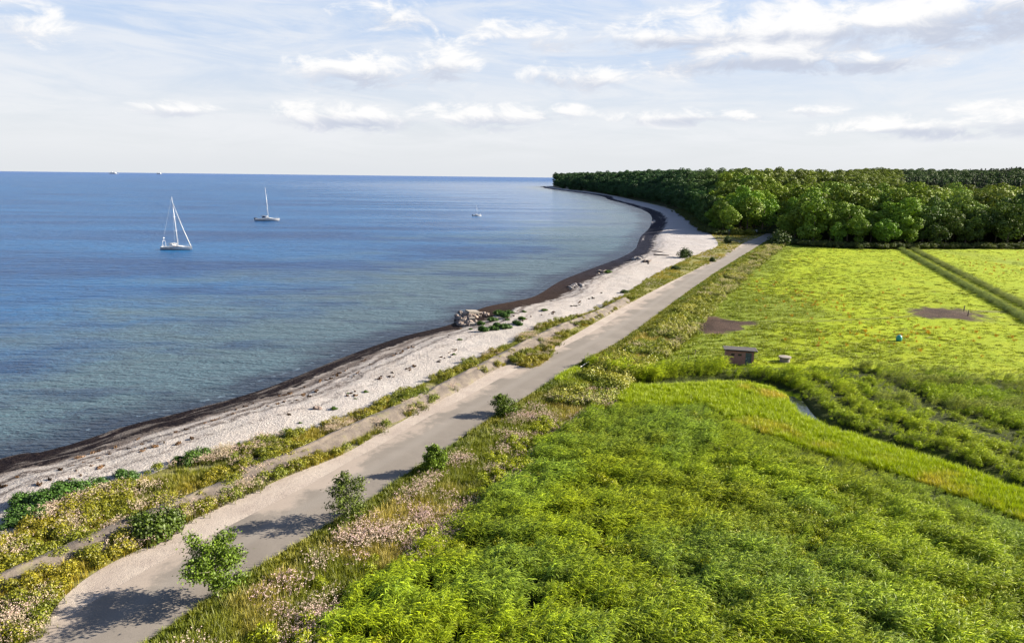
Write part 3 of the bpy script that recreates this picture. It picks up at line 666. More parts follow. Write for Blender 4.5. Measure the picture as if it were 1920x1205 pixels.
    x, y = sample(P, 2.2, 110); F = fields(x, y); n0 = fbm(x, y, 5, 3, 31); k = (F['dr'] > 4) & (mudmask(x, y) < .3) & (F['df'] < -1) & (n0 + rng.random(len(x)) * .5 > .70 - .25 * np.exp(-np.maximum(F['dr'] - 5, 0) / 20)) & (np.abs(sdist(x, y, TRACK)) > .6); x, y, n0 = x[k], y[k], n0[k]; n = len(x)
    fl = np.exp(-np.maximum(sdist(x, y, RE) - 5, 0) / 26); base = lerpc((.345, .44, .007), (.24, .34, .03), fl + (n0 - .5))
    scatter('pasture_grass', A_TUFT, x, y, height(x, y) - .03, RR(n, 0, 6.28), np.stack([RR(n, 1.2, 2.4), RR(n, 1.2, 2.4), RR(n, .35, .85)], 1) * (.8 + .8 * fl)[:, None], base * RR(n, .92, 1.08)[:, None], label='short bright yellow green pasture grass with small tussocks', cat='grass')
    k = rng.random(n) < .10 * sst(fbm(x, y, 16, 3, 36), .4, .65); x, y = x[k], y[k]; n = len(x)
    scatter('pasture_tussocks', A_MOUND, x, y, height(x, y), RR(n, -.4, .4), np.stack([RR(n, .8, 2.6), RR(n, .6, 1.2), RR(n, .5, 1.2)], 1), lerpc((.33, .43, .010), (.24, .31, .02), RR(n, 0, 1)), label='low tussocks scattered over the pasture', cat='grass')
    x, y = sample(P, .22); d1 = fbm(x, y, 11, 3, 91); c1 = G(1700, 632, .5); c2 = G(1500, 560, .5); c3 = G(1850, 500, .5)
    w = np.exp(-(((x - c1[0]) / 16) ** 2 + ((y - c1[1]) / 7) ** 2)) * .9 + np.exp(-(((x - c2[0]) / 12) ** 2 + ((y - c2[1]) / 24) ** 2)) * .6 + np.exp(-(((x - c3[0]) / 16) ** 2 + ((y - c3[1]) / 20) ** 2)) * .45 + .03
    k = (w * (d1 * 1.5) > rng.random(len(x))) & (mudmask(x, y) < .2) & (np.abs(sdist(x, y, HEDGE)) > 6); x, y = x[k], y[k]; n = len(x)
    scatter('dock_weeds', A_LONG, x, y, height(x, y), RR(n, 0, 6.28), RR(n, .4, .9), lerpc((.55, .36, .012), (.50, .24, .02), RR(n, 0, 1)), label='rusty orange dock weeds scattered in the pasture', cat='weeds')
    # --- verge on the field side of the road
    P = np.vstack([offset(RE, .15), offset(RE, 9.5)[::-1]]); x, y = sample(P, 24, 55); dr = sdist(x, y, RE); n1 = fbm(x, y, 4, 3, 41); n2 = fbm(x, y, 9, 3, 42)
    farv = y > 76
    k = (dr < 1.9 + n1 * 1.5); n = k.sum()
    scatter('verge_grass', A_TUFT, x[k], y[k], height(x[k], y[k]), RR(n, 0, 6.28), RR(n, .6, 1.3), lerpc((.14, .22, .012), (.27, .30, .03), n1[k] * 2 - .4), label='short green grass along the field side of the road', cat='grass')
    k = (dr > 1.5 + n1) & (dr < 5 + n2 * 3.5) & (rng.random(len(x)) < .8); n = k.sum(); gold = sst(n2[k], .50, .64)
    scatter('verge_long_grass', A_LONG, x[k], y[k], height(x[k], y[k]), RR(n, 0, 6.28), RR(n, .6, 1.2), lerpc((.20, .26, .02), (.46, .43, .15), gold), label='long golden grass behind the road edge', cat='grass')
    k = (dr > 2.4) & (dr < 5.5 + n2 * 5) & (sst(fbm(x, y, 2.6, 4, 45), .44, .78) * .20 > rng.random(len(x))) & (y < 75); n = k.sum()
    scatter('verge_flowers', A_FLOW, x[k], y[k], height(x[k], y[k]), RR(n, 0, 6.28), RR(n, .8, 1.35), lerpc((.74, .50, .60), (.74, .62, .54), RR(n, 0, 1)), label='pale pink flowers in the long grass between road and reeds', cat='flowers')
    x2, y2 = sample(P, 5, 70); dr = sdist(x2, y2, RE); n1 = fbm(x2, y2, 4.5, 3, 46); k = (dr > 3.2) & (dr < 8.3) & (y2 > 70) & (n1 > .36); x2, y2, n1 = x2[k], y2[k], n1[k]; n = len(x2)
    scatter('verge_herbs', A_HERB, x2, y2, height(x2, y2), RR(n, 0, 6.28), RR(n, .8, 1.9) * (.6 + n1 * .8), lerpc((.19, .28, .02), (.34, .38, .08), n1 * 2.2 - .7), label='bushy green herbs on the raised verge along the pasture', cat='herbs')
    n1 = fbm(x2, y2, 7, 3, 47); k = ((n1 > .58) & (rng.random(len(n1)) < .5)) | ((y2 > 150) & (dr[k] > 4.2) & (rng.random(len(n1)) < .55)); x3, y3 = x2[k], y2[k]; n = len(x3)
    scatter('verge_pale_flowers', A_FLOW, x3, y3, height(x3, y3) + .25, RR(n, 0, 6.28), RR(n, .9, 1.5), lerpc((.70, .62, .40), (.80, .66, .55), RR(n, 0, 1)), label='pale dry flower heads along the top of the far verge', cat='flowers')
    # --- dune strip between beach and road
    P = np.vstack([offset(SHL, -.1), BI[(BI[:, 1] < 330)][::-1]]); P = P[(P[:, 1] < 340)]
    x, y = sample(P, 17, 60); ds = -sdist(x, y, SHL); db = sdist(x, y, BI); wl = np.abs(sdist(x, y, WALL) - .2); wend = WALL[-1][1]; n1 = fbm(x, y, 3, 3, 51); n2 = fbm(x, y, 8, 3, 52); n3 = fbm(x, y, 5, 3, 53)
    ok = (ds > .1 * n1) & (db > .2 + n1 * 1.5) & ((wl > 1.1) | (y > wend) | ((n3 + rng.random(len(x)) * .12 > .55) & (wl > .35)))
    bare = (y > 62) & (y < wend) & (sdist(x, y, WALL) < -3.2) & (n2 < .5)
    k = ok & ~bare & (n1 > .38); n = k.sum()
    scatter('dune_grass', A_LONG, x[k], y[k], height(x[k], y[k]) - .02, RR(n, 0, 6.28), RR(n, .35, .8), lerpc((.20, .25, .015), (.38, .35, .055), sst(n2[k] + (n3[k] - .5) * .6, .38, .62)), label='yellow green dune grass between beach and road', cat='grass')
    k = ok & (n3 > .46) & (rng.random(len(x)) < .2) & (y < 140) & ~bare; n = k.sum()
    scatter('dune_herbs', A_HERB, x[k], y[k], height(x[k], y[k]), RR(n, 0, 6.28), RR(n, .5, 1.25), lerpc((.16, .23, .012), (.28, .28, .02), n1[k] * 2 - .4), label='low leafy herbs on the dune strip', cat='herbs')
    k = ok & (sst(fbm(x, y, 3.2, 4, 57), .42, .75) * .26 > rng.random(len(x))) & (y < 140) & ~((y > 60) & (n2 < .46)); n = k.sum()
    scatter('dune_flowers', A_FLOW, x[k], y[k], height(x[k], y[k]), RR(n, 0, 6.28), RR(n, .65, 1.1), lerpc((.80, .58, .58), (.76, .64, .52), RR(n, 0, 1)), label='pale pink flowers on the dune strip', cat='flowers')
    # grass scrub at the foot of the wood
    L = FOOT[(FOOT[:, 1] < 520)]; s = np.r_[0, np.cumsum(np.linalg.norm(np.diff(L, axis=0), axis=1))]; n = 5200; q = rng.uniform(0, s[-1], n); x = np.interp(q, s, L[:, 0]) + rng.normal(0, 1.6, n); y = np.interp(q, s, L[:, 1]) - np.abs(rng.normal(0, 1.6, n)) + 1
    kk = (sdist(x, y, RE) > 1) | (sdist(x, y, SHL) < -1); x, y = x[kk], y[kk]; n = len(x)
    scatter('wood_edge_scrub', A_HERB, x, y, height(x, y), RR(n, 0, 6.28), RR(n, 1.2, 3.2), lerpc((.05, .09, .02), (.10, .14, .02), RR(n, 0, 1)), label='low scrub along the foot of the wood', cat='scrub')
SHC = G(1390, 684, .6); TUBC = G(1471, 678, .6)
veg()
# ------------------------------------------------------------------ trees
def crown(seed, rx, rz, zc, nl, per, q, lr=(.26, .40), flat=.0, cone=False):
    """crown of leaf clumps: lobes sit round an uneven body, each lobe covered in small leaf faces"""
    g = np.random.default_rng(seed); V = []; R = []
    d = g.normal(size=(nl, 3)); d[:, 2] = d[:, 2] * .9 + .18; d /= np.linalg.norm(d, axis=1)[:, None]; rr = g.uniform(.45, .86, nl)
    body = 1 + .22 * np.sin(np.arctan2(d[:, 1], d[:, 0]) * 3 + seed)
    C = d * np.stack([rx * rr * body, rx * rr * body, rz * rr], 1); LR = g.uniform(*lr, nl) * rx
    if cone:
        t = g.uniform(0, 1, nl); a = g.uniform(0, 6.28, nl); w = (1 - t) * rx * .7; C = np.stack([np.cos(a) * w, np.sin(a) * w, (t * 2 - 1) * rz], 1); LR = (.55 * (1 - t) + .16) * rx
    tone = g.random(nl)
    for c, r, tn in zip(C, LR, tone):
        n = int(per * (r / (rx * .33)) ** 2) + 8; dd = g.normal(size=(n, 3)); dd[:, 2] += .25; dd /= np.linalg.norm(dd, axis=1)[:, None]
        p = c + dd * (r * g.uniform(.74, 1.06, (n, 1)) * (1, 1, .78)); inside = np.zeros(n, bool)
        for c2, r2 in zip(C, LR):
            if c2 is not c: inside |= np.linalg.norm((p - c2) / (1, 1, .8), axis=1) < r2 * .72
        p, dd = p[~inside], dd[~inside]; n = len(p)
        if not n: continue
        nn = dd + g.normal(0, .5, (n, 3)); nn[:, 2] += .25; nn /= np.linalg.norm(nn, axis=1)[:, None]
        a = np.cross(nn, g.normal(size=(n, 3))); a /= np.linalg.norm(a, axis=1)[:, None]; b = np.cross(nn, a); L = (q * g.uniform(.6, 1.4, (n, 1)))
        p = p + (0, 0, zc); fold = nn * L * .18
        V.append(np.stack([p - a * L * .5, p + b * L * .34 + fold, p + a * L * .55, p - b * L * .34 + fold], 1).reshape(-1, 3)); R.append(np.repeat(np.clip(g.random(n) * .6 + tn * .4, 0, 1), 4))
    V = np.vstack(V); R = np.concatenate(R); n = len(V) // 4
    return mesh_np('crown', V, np.arange(n * 4).reshape(n, 4), M_T, False, dict(rv=R))
def trunk_mesh(seed, h, r, lean=.03, limbs=4):
    g = np.random.default_rng(seed); mb = MB(); pts = [(g.normal(0, lean) * h * i / 4, g.normal(0, lean) * h * i / 4, h * i / 4 - (.5 if i == 0 else 0)) for i in range(5)]
    mb.tube(pts, [r * (1.25, .95, .8, .6, .35)[i] for i in range(5)], 7)
    for k in range(limbs):
        a = g.uniform(0, 6.28); z = h * g.uniform(.4, .8); L = h * g.uniform(.25, .4)
        mb.tube([(0, 0, z), (math.cos(a) * L * .5, math.sin(a) * L * .5, z + L * .4), (math.cos(a) * L, math.sin(a) * L, z + L)], [r * .4, r * .25, r * .08], 5)
    return mb.mesh('trunk', M_BARK, True)
CRB = [crown(100 + i, 5.8, 8.2, 8.6, 24, 190, .66, (.28, .42)) for i in range(4)]            # broad crowns, nearly down to the ground
CRL = [crown(110 + i, 6.8, 7.6, 9.6, 28, 180, .66, (.27, .40)) for i in range(3)]            # wide rounded beech crowns
CRS = [crown(120 + i, 4.0, 4.6, 5.0, 22, 85, .48) for i in range(3)]             # small edge trees
CRC = [crown(130 + i, 2.6, 8.0, 9.5, 30, 60, .5, cone=True) for i in range(2)]
TRK = [trunk_mesh(200 + i, 11, .32) for i in range(3)]; TRS = [trunk_mesh(210, 6, .16), trunk_mesh(211, 6, .14)]
def tree_proto(crm, tm, nm='tree'):
    t = empty(nm, (0, 0, 0)); tr = link('trunk', tm, t); cr = link('crown', crm, t); return t
def wood():
    # jittered grid of standing trees over the whole wooded land
    xs, ys = np.meshgrid(np.arange(20, 2600, 8.6), np.arange(240, 2500, 8.6)); x = (xs + rng.uniform(-2.8, 2.8, xs.shape)).ravel(); y = (ys + rng.uniform(-2.8, 2.8, ys.shape)).ravel()
    df = -sdist(x, y, FOOT); az = np.degrees(np.arctan2(x, y)); wl = sdist(x, y, WL)
    k = (df > 2.2) & (az < 41) & (wl > 9) & ((sdist(x, y, offset(RE, -2.8)) ** 2 > 26) | (y > 420)); k &= ~((y > 1300) & (wl < 16)); k &= rng.random(len(x)) < np.where(y > 1200, .75, 1)
    x, y, df, az = x[k], y[k], df[k], az[k]; z = height(x, y); D = np.hypot(x, y)
    sc = RR(len(x), .78, 1.26) * (.72 + .28 * sst(df, 0, 12)) * np.where((x > 128) & (x < 180) & (y < 390) & (df > 12), 1.0, 1.0); sc = sc * np.where((az > 31) & (y < 420), 1.03, 1)
    sc = sc * np.where((az > 29) & (y > 420) & (y < 600), .72, 1)
    nn = fbm(x, y, 30, 3, 61)
    order = np.argsort(D + np.maximum(df - 30, 0) * 2.2); near = order[:285]; isn = np.zeros(len(x), bool); isn[near] = True
    protos = {}
    gold = 0
    for i in near:
        bluff = az[i] < 16.5; small = df[i] < 5 and rng.random() < .5
        fam = 'S' if small else ('L' if rng.random() < .55 else 'B'); ms = dict(S=CRS, L=CRL, B=CRB)[fam]; j = int(rng.integers(len(ms))); key = (fam, j)
        if key not in protos: protos[key] = o = tree_proto(ms[j], (TRS if fam == 'S' else TRK)[j % 2], 'broadleaf_tree'); 
        else: o = copy_tree(protos[key])
        s = float(sc[i]) * (1.1 if small else 1.0); o.location = (x[i], y[i], z[i] - .3); o.scale = (s * rng.uniform(.92, 1.1), s * rng.uniform(.92, 1.1), s); o.rotation_euler.z = rng.uniform(0, 6.28)
        front = df[i] < 14
        if bluff: lab, grp, col = 'dark green leafy tree on the wooded slope above the beach', 'trees on the slope above the beach', tuple(lerpc((.03, .11, .06), (.08, .15, .035), np.array([(az[i] - 11) / 6.]))[0] * 1.2)  # teal in the leaf tint stands in for cool shade on the slope
        elif az[i] < 29 and rng.random() < .15 and df[i] > 8 and not small and gold < 9:
            gold += 1; lab, grp, col = 'yellowish tree crown standing out in the wood by the road end', 'yellowish trees in the wood', (.26, .35, .03)
        elif az[i] < 30.5: lab, grp, col = ('broad sunlit green tree at the front of the wood by the road end', 'trees at the front of the wood by the road end', (.20, .33, .035)) if front else ('rounded green tree rising behind the front of the wood by the road end', 'trees behind the front of the wood by the road end', (.21, .31, .035))
        else: lab, grp, col = ('tall leafy tree tinted dark for shade in the front row along the far edge of the pasture', 'front row of trees along the pasture', (.10, .17, .04)) if front else ('leafy tree tinted pale for sunlit tops behind the front row along the pasture', 'trees behind the front row along the pasture', (.25, .35, .08))  # tints carry shade on the front row and sun on the tops behind
        tagp(o, lab, 'tree', grp); v = (.72 + .56 * rng.random()); wv = rng.uniform(-.15, .15)
        for ch in o.children:
            if ch.name.startswith('crown'): ch.color = (col[0] * v * (1 + wv), col[1] * v, col[2] * v, 1)
    x, y, z, sc, nn, az, df = [q[~isn] for q in (x, y, z, sc, nn, az, df)]; n = len(x)
    pine = (az > 29) & (((y > 560) & (y < 660)) | ((az > 33) & (nn > .56) & (y > 640))); 
    tint = lerpc((.045, .13, .06), (.16, .24, .04), sst(az, 12, 21)) * RR(n, .7, 1.25)[:, None]; tint = np.where((y > 480)[:, None] & (az > 29)[:, None], np.array([.07, .135, .07]) * RR(n, .7, 1.2)[:, None], tint); tint = np.where(pine[:, None], np.array([.018, .04, .03]) * RR(n, .8, 1.2)[:, None], tint)  # teal end of the tint paints the cool shade of distant trees
    hz = sst(np.hypot(x, y), 500, 1600)[:, None]; 
    def inst_mesh(me): m2 = me.copy(); m2.materials.clear(); m2.materials.append(M_I); return m2
    A1 = assets('woodcrowns', [inst_mesh(m) for m in CRB + CRL]); A2 = assets('pines', [inst_mesh(m) for m in CRC])
    k = ~pine; scatter('far_wood', A1, x[k], y[k], z[k] - 1.5, RR(k.sum(), 0, 6.28), sc[k], tint[k], label='wooded land stretching away behind the first trees to the headland', cat='wood')
    scatter('far_pines', A2, x[pine], y[pine], z[pine] - 1, RR(pine.sum(), 0, 6.28), sc[pine] * 1.0, tint[pine], label='dark row of conifers far behind the wood on the right', cat='wood')
wood()

# ------------------------------------------------------------------ young roadside trees
def young_tree(px, py, top, wpx, seed, dens, label, col, low=.22, lean=(0, 0), rz=0.):
    g = np.random.default_rng(seed); x, y = G(px, py, .75); H = top_height(x, y, top) - .72; D = math.sqrt(x * x + y * y + (CAM_H - 2) ** 2); W = wpx / FPX * D
    t = empty('young_tree', (x, y, .72)); tr = MB(); leaves = LB()
    def pt(zf): return np.array([lean[0] * zf * H, lean[1] * zf * H, zf * H])
    tr.tube([pt(q) + np.array([*g.normal(0, .025 * q, 2), -.1 if q == 0 else 0]) for q in (0, .25, .5, .75, .93)], [.055, .045, .035, .022, .01], 7)
    nb = 21; br = MB()
    for k in range(nb):
        f = low + (.93 - low) * (k + .5) / nb; a = k * 2.4 + g.uniform(-.4, .4); prof = math.sin(math.pi * min(1, ((f - low) / (1 - low)) * .80 + .24)) ** .8
        L = W * .52 * prof * g.uniform(.6, 1.12); b = pt(f - .06); up = g.uniform(.25, .7); P = [b]
        for s in (.35, .7, 1.): P.append(b + np.array([math.cos(a + s * g.normal(0, .15)) * L * s, math.sin(a) * L * s, L * up * s + .05 * s]))
        br.tube(P, [.018, .012, .008, .004], 5)
        m = int(dens * (L / W + .18) * 400)
        for _ in range(m):
            s = min(1.08, g.uniform(.22, 1.15)); i = min(2, int(s * 3)); q = P[i] + (P[i + 1] - P[i]) * (s * 3 - i if s < 1 else 1) + g.normal(0, .10 + .07 * L, 3)
            nn = g.normal(size=3); nn[2] += .6; nn /= np.linalg.norm(nn); aa = np.cross(nn, g.normal(size=3)); aa /= np.linalg.norm(aa); bb = np.cross(nn, aa); l = g.uniform(.05, .10)
            leaves.quad(q - aa * l, q + bb * l * .55 - nn * .02, q + aa * l, q - bb * l * .55 - nn * .02, g.random())
    tr.build('trunk', M_BARK2, t, True); br.build('branches', M_BARK2, t, True); cr = link('crown', leaves.mesh('crown', M_T), t); cr.color = (*col, 1)
    tagp(t, label, 'tree', 'young trees along the road'); return t
M_BARK2 = mat_plain('pale_bark', (.34, .30, .25), .85, .1, 0, .2, 12)
young_tree(410, 1135, 1010, 118, 1, 1.9, 'young leafy tree with a bare pale trunk at the road edge, nearest to the camera', (.13, .21, .018), .34)
young_tree(655, 985, 876, 74, 2, .95, 'thin sparse young tree with dark leaves, second from the camera along the road', (.11, .155, .025), .12, (-.03, 0))
young_tree(815, 895, 829, 38, 3, 1.3, 'small bright green young tree at the road edge below the golden grass', (.15, .24, .02), .08)
young_tree(950, 785, 737, 46, 4, 1.2, 'small leaning young tree on the reed side of the road, farthest of the roadside row', (.12, .185, .02), .05, (-.25, 0))
young_tree(1096, 690, 672, 12, 5, .25, 'tiny sapling beside the white pole at the road edge', (.12, .185, .02), .05)

# ------------------------------------------------------------------ shrubs
def shrub_mesh(seed, q=.11, n=2600, lobes=11):
    g = np.random.default_rng(seed); V = []; R = []
    for k in range(lobes):
        a = g.uniform(0, 6.28); d = g.uniform(.1, .62) if k else 0; c = np.array([math.cos(a) * d, math.sin(a) * d, .42 + g.uniform(-.12, .22) - d * .25]); r = g.uniform(.28, .42)
        m = n // lobes; dd = g.normal(size=(m, 3)); dd /= np.linalg.norm(dd, axis=1)[:, None]; p = c + dd * r * g.uniform(.6, 1.12, (m, 1)); k2 = p[:, 2] > -.03; p, dd = p[k2], dd[k2]; m = len(p)
        nn = dd + g.normal(0, .6, (m, 3)) + (0, 0, .3); nn /= np.linalg.norm(nn, axis=1)[:, None]; aa = np.cross(nn, g.normal(size=(m, 3))); aa /= np.linalg.norm(aa, axis=1)[:, None]; b = np.cross(nn, aa); L = q * g.uniform(.6, 1.3, (m, 1))
        V.append(np.stack([p - aa * L * .5, p + b * L * .33, p + aa * L * .55, p - b * L * .33], 1).reshape(-1, 3)); R.append(np.repeat(g.random(m), 4))
    V = np.vstack(V); R = np.concatenate(R); n = len(V) // 4; return mesh_np('shrub', V, np.arange(n * 4).reshape(n, 4), M_T, False, dict(rv=R))
SHM = [shrub_mesh(300 + i) for i in range(3)]; SHF = [shrub_mesh(310 + i, .16, 1500) for i in range(2)]
def shrub(px, py, wpx, hf, label, group, col, name='shrub', fine=True, zoff=-.05, stretch=1.0, cat='shrub'):
    z = 1.0; x, y = G(px, py, z); z = float(height(np.array([x]), np.array([y]))[0]); D = math.sqrt(x * x + y * y + CAM_H ** 2); W = wpx / FPX * D / 1.75
    o = link(name, (SHM if fine else SHF)[int(rng.integers(3 if fine else 2))]); o.location = (x, y + W * .4, z + zoff); o.scale = (W, W * stretch, W * hf); o.rotation_euler.z = rng.uniform(-.5, .5); o.color = (*col, 1)
    tagp(o, label, cat, group); return o
GB = (.065, .145, .028)
for a in [(12, 1000, 34), (38, 985, 50), (70, 968, 62), (105, 952, 64), (140, 940, 56), (30, 958, 44), (178, 925, 44), (62, 990, 46)]:
    shrub(*a, .95, 'dark green bushy shrub in the thicket at the top of the beach, lower left', 'dark green shrubs in the thicket at the top of the beach', GB)
for a in [(238, 912, 42), (222, 905, 30)]: shrub(*a, 1.0, 'dark green shrub between the pale shingle and the pink flowers', 'dark green shrubs beside the pink flowers', GB)
for a in [(352, 880, 46), (378, 866, 42), (330, 876, 26)]: shrub(*a, 1.0, 'dark green rounded shrub at the edge of the shingle above the pink flowers', 'rounded shrubs at the edge of the shingle', (.075, .15, .02))
for a in [(262, 1008, 62), (300, 1012, 84), (322, 992, 50), (288, 985, 50)]: pass
for i, a in enumerate([(285, 1020, 70), (312, 1003, 66), (262, 998, 48)]): shrub(*a, 1.25, ('large dense dark bush at the seaward road edge, its nearest mound', 'large dense dark bush at the seaward road edge, its mound next to the shingle verge', 'smaller shaded mound on the beach side of the large bush at the road edge')[i], 'mounds of the large bush at the road edge', (.085, .135, .015), 'bush', cat='bush')
for a in [(901, 606, 20), (924, 600, 22), (945, 596, 24), (955, 590, 20), (937, 588, 26), (932, 617, 24), (948, 620, 26), (968, 612, 20), (905, 625, 26), (925, 622, 22), (973, 614, 18), (951, 603, 12)]:
    shrub(*a, .8, 'low dark green shrub in the patch on the beach behind the rock groyne', 'low shrubs on the beach behind the rock groyne', GB, fine=False)
for lab, *a in [('small round green plant alone on the shingle near the rock groyne', 882, 616, 10), ('small green plant on the shingle beyond the shrub patch', 982, 588, 12), ('flat green plant on the shingle near the brown weed', 1021, 586, 14), ('green plant halfway between shrub patch and dune', 978, 602, 18),
    ('lone dark green plant in the middle of the shingle', 851, 669, 10), ('green plant low on the pale shingle beside the sea wall grass', 625, 773, 16), ('small round bright plant on the shingle above the pink flowers', 447, 839, 13), ('tiny green plant on the shingle left of the flat plant', 562, 799, 9), ('tiny green plant above the flat plant on the shingle', 653, 743, 8),
    ('small green plant in the thin wrack line on the shingle', 685, 741, 12), ('tiny plant where the thin wrack line meets the grass', 666, 753, 9), ('small yellowish plant at the start of the thin wrack line', 862, 641, 11), ('green plant beside the rock heap on the beach', 1141, 513, 17)]: shrub(*a, .7, lab, None, (.08, .16, .02), 'beach_plant', cat='plant', fine=False)
for lab, *a in [('dark spreading bush on the grass between beach and far road', 1285, 486, 36, 1.0), ('small round bush between the far road and the dark spreading bush', 1337, 492, 14, 1.3), ('green conical bush on the beach side of the road before the wood', 1364, 457, 18, 1.5), ('yellow green bush left of the road where it enters the wood', 1408, 443, 28, .9), ('brownish bush before the wood beside the yellow green bush', 1385, 443, 26, 1.1),
    ('large round dark green bush at the right side of the road end', 1464, 461, 50, 1.15), ('dark low bush on the verge halfway along the pasture', 1362, 532, 25, .6), ('round green bush on the verge above the large mud patch', 1262, 612, 38, .9), ('low dark bush on the far dune grass', 1268, 508, 26, .6), ('small dark bush at the end of the sea wall', 1170, 552, 22, .6)]:
    shrub(*a, lab, None, (.20, .22, .02) if 'yellow' in lab else (.06, .10, .025), 'bush', cat='bush')
for i, (a, lab) in enumerate([((1424, 694, 22, .7), 'leafy bush just right of the brick shed'), ((1444, 689, 20, .7), 'leafy bush between the shed bush and the concrete tank')]): shrub(*a, lab, None, (.13, .21, .015), 'bush', cat='bush')

# ------------------------------------------------------------------ stones
def rock_mesh(seed, mat):
    g = np.random.default_rng(seed); bm = bmesh.new(); bmesh.ops.create_icosphere(bm, subdivisions=3, radius=1)
    pl = [(Vector(g.normal(size=3)).normalized(), g.uniform(.62, .9)) for _ in range(9)]
    for v in bm.verts:
        for n, d in pl:
            q = v.co.dot(n)
            if q > d: v.co -= n * (q - d)
        v.co *= 1 + g.normal(0, .012)
    me = bpy.data.meshes.new('rock'); bm.to_mesh(me); bm.free(); me.materials.append(mat); return me
def mat_rock():
    m, t, b, P = newmat('granite'); oi = t.nodes.new('ShaderNodeObjectInfo'); c = E(t, oi.outputs['Color']); n1 = noise(t, P, 3, 4, .7)
    setin(t, b.inputs['Base Color'], mixc(t, 1.0, c, mixc(t, n1.ss(.3, .7), (.6 * K, .58 * K, .56 * K), (1.2 * K, 1.15 * K, 1.1 * K)), 'MULTIPLY')); b.inputs['Roughness'].default_value = .85; bump(t, b, n1, .08); return m
M_ROCK = mat_rock(); RK = [rock_mesh(400 + i, M_ROCK) for i in range(6)]
def rocks(cx, cy, w, h, n, size, label, group, pile=0., cols=((.28, .22, .19), (.16, .13, .13), (.40, .33, .28))):
    c = G(cx, cy, .3); dx = G(cx + w, cy, .3) - c; dy = G(cx, cy - h, .3) - c
    for k in range(n):
        a = rng.uniform(0, 6.28); r = math.sqrt(rng.uniform(0, 1)); p = c + dx * r * math.cos(a) * .5 + dy * r * math.sin(a) * .5; s = rng.uniform(.6, 1.25) * size
        o = link('rock', RK[k % 6]); zz = max(float(height(np.array([p[0]]), np.array([p[1]]))[0]), -.2); o.location = (*p, zz + .12 * s + pile * (1 - r) * rng.uniform(.2, 1)); o.scale = (s * .6, s * .5, s * .42); o.rotation_euler = (rng.uniform(-.4, .4), rng.uniform(-.4, .4), rng.uniform(0, 6.28))
        q = cols[int(rng.integers(len(cols)))]; v = rng.uniform(.8, 1.2); o.color = (q[0] * v, q[1] * v, q[2] * v, 1); tagp(o, label, 'rock', group)
rocks(876, 598, 34, 24, 46, 1.0, 'brown boulder heaped in the rock groyne at the water edge', 'boulders heaped in the rock groyne', 1.5)
rocks(864, 594, 22, 26, 26, .8, 'dark boulder on the seaward side of the rock groyne', 'dark boulders on the seaward side of the groyne', .6, ((.12, .10, .10), (.20, .16, .15)))
rocks(905, 589, 34, 8, 22, .55, 'small reddish stone beside the groyne at the brown weed', 'small stones beside the groyne', .2)
rocks(1079, 541, 26, 12, 22, .75, 'boulder in the heap on the brown weed beyond the groyne', 'boulders in the heap on the brown weed', .3, ((.30, .29, .31), (.12, .11, .12), (.40, .38, .38)))
rocks(1128, 513, 22, 7, 12, .9, 'pale boulder in the row beside the green beach plant', 'boulders beside the green beach plant', .2)
rocks(1195, 489, 20, 7, 14, 1.1, 'pale boulder at the weed edge in the far bay', 'boulders at the weed edge in the far bay', .4, ((.40, .38, .38), (.20, .19, .2)))
rocks(1213, 499, 14, 10, 8, 1.0, 'dark brown boulder on the far shingle beside the driftwood', 'dark boulders beside the driftwood', .4, ((.10, .08, .075), (.2, .16, .14)))
rocks(596, 783, 16, 5, 3, .5, 'low brown stone on the shingle near the dune grass', 'low stones on the shingle', 0, ((.22, .17, .15),))
# flat concrete blocks lying on the groyne
M_CON = mat_plain('pale_concrete', (.27, .24, .21), .9, .2, 0, .15, 3)
def slab(px, py, w, d, h, rz, ry, z, label):
    x, y = G(px, py, .8); o = empty('concrete_slab', (x, y, z), rz, 0, ry); bm = bmesh.new(); bmesh.ops.create_cube(bm, size=1); bmesh.ops.scale(bm, vec=(w, d, h), verts=bm.verts); bmesh.ops.bevel(bm, geom=bm.edges[:], offset=.05, segments=2)
    me = bpy.data.meshes.new('slab'); bm.to_mesh(me); bm.free(); me.materials.append(M_CON); bpy.data.objects.remove(o); o = link('concrete_slab', me); o.location = (x, y, z); o.rotation_euler = (0.05, ry, rz); tagp(o, label, 'slab')
slab(886, 592, 2.1, 1.7, .35, .5, .10, 1.55, 'broad pale slab lying on top of the rock groyne')
slab(885, 600, 1.0, .9, .8, .2, -.05, .85, 'square concrete block at the landward end of the groyne, the upper of two')
slab(887, 607, 1.1, .9, .8, .1, .04, .55, 'square concrete block at the foot of the groyne, the lower of two')
# driftwood
M_WOOD = mat_plain('grey_wood', (.16, .13, .11), .9, .1, 0, .3, 8)
def log(px, py, L, r, rz, label):
    x, y = G(px, py, 1.); z = float(height(np.array([x]), np.array([y]))[0]); mb = MB(); mb.tube([(-L / 2, 0, r), (-L / 6, .06, r * 1.3), (L / 4, -.05, r * 1.2), (L / 2, 0, r * 1.5)], [r, r * .95, r * .8, r * .5], 8); mb.tube([(L * .1, 0, r), (L * .25, .4, r * 2.2)], [r * .4, r * .15], 5)
    o = mb.build('driftwood', M_WOOD, None, True); o.location = (x, y, z); o.rotation_euler.z = rz; tagp(o, label, 'driftwood')
log(1214, 493, 4.5, .28, .9, 'dark driftwood log leaning among the far stones'); log(1240, 481, 5, .2, -.5, 'thin driftwood log alone on the far shingle'); log(1232, 474, 4, .15, -.7, 'short dark stick on the far shingle above the thin log')

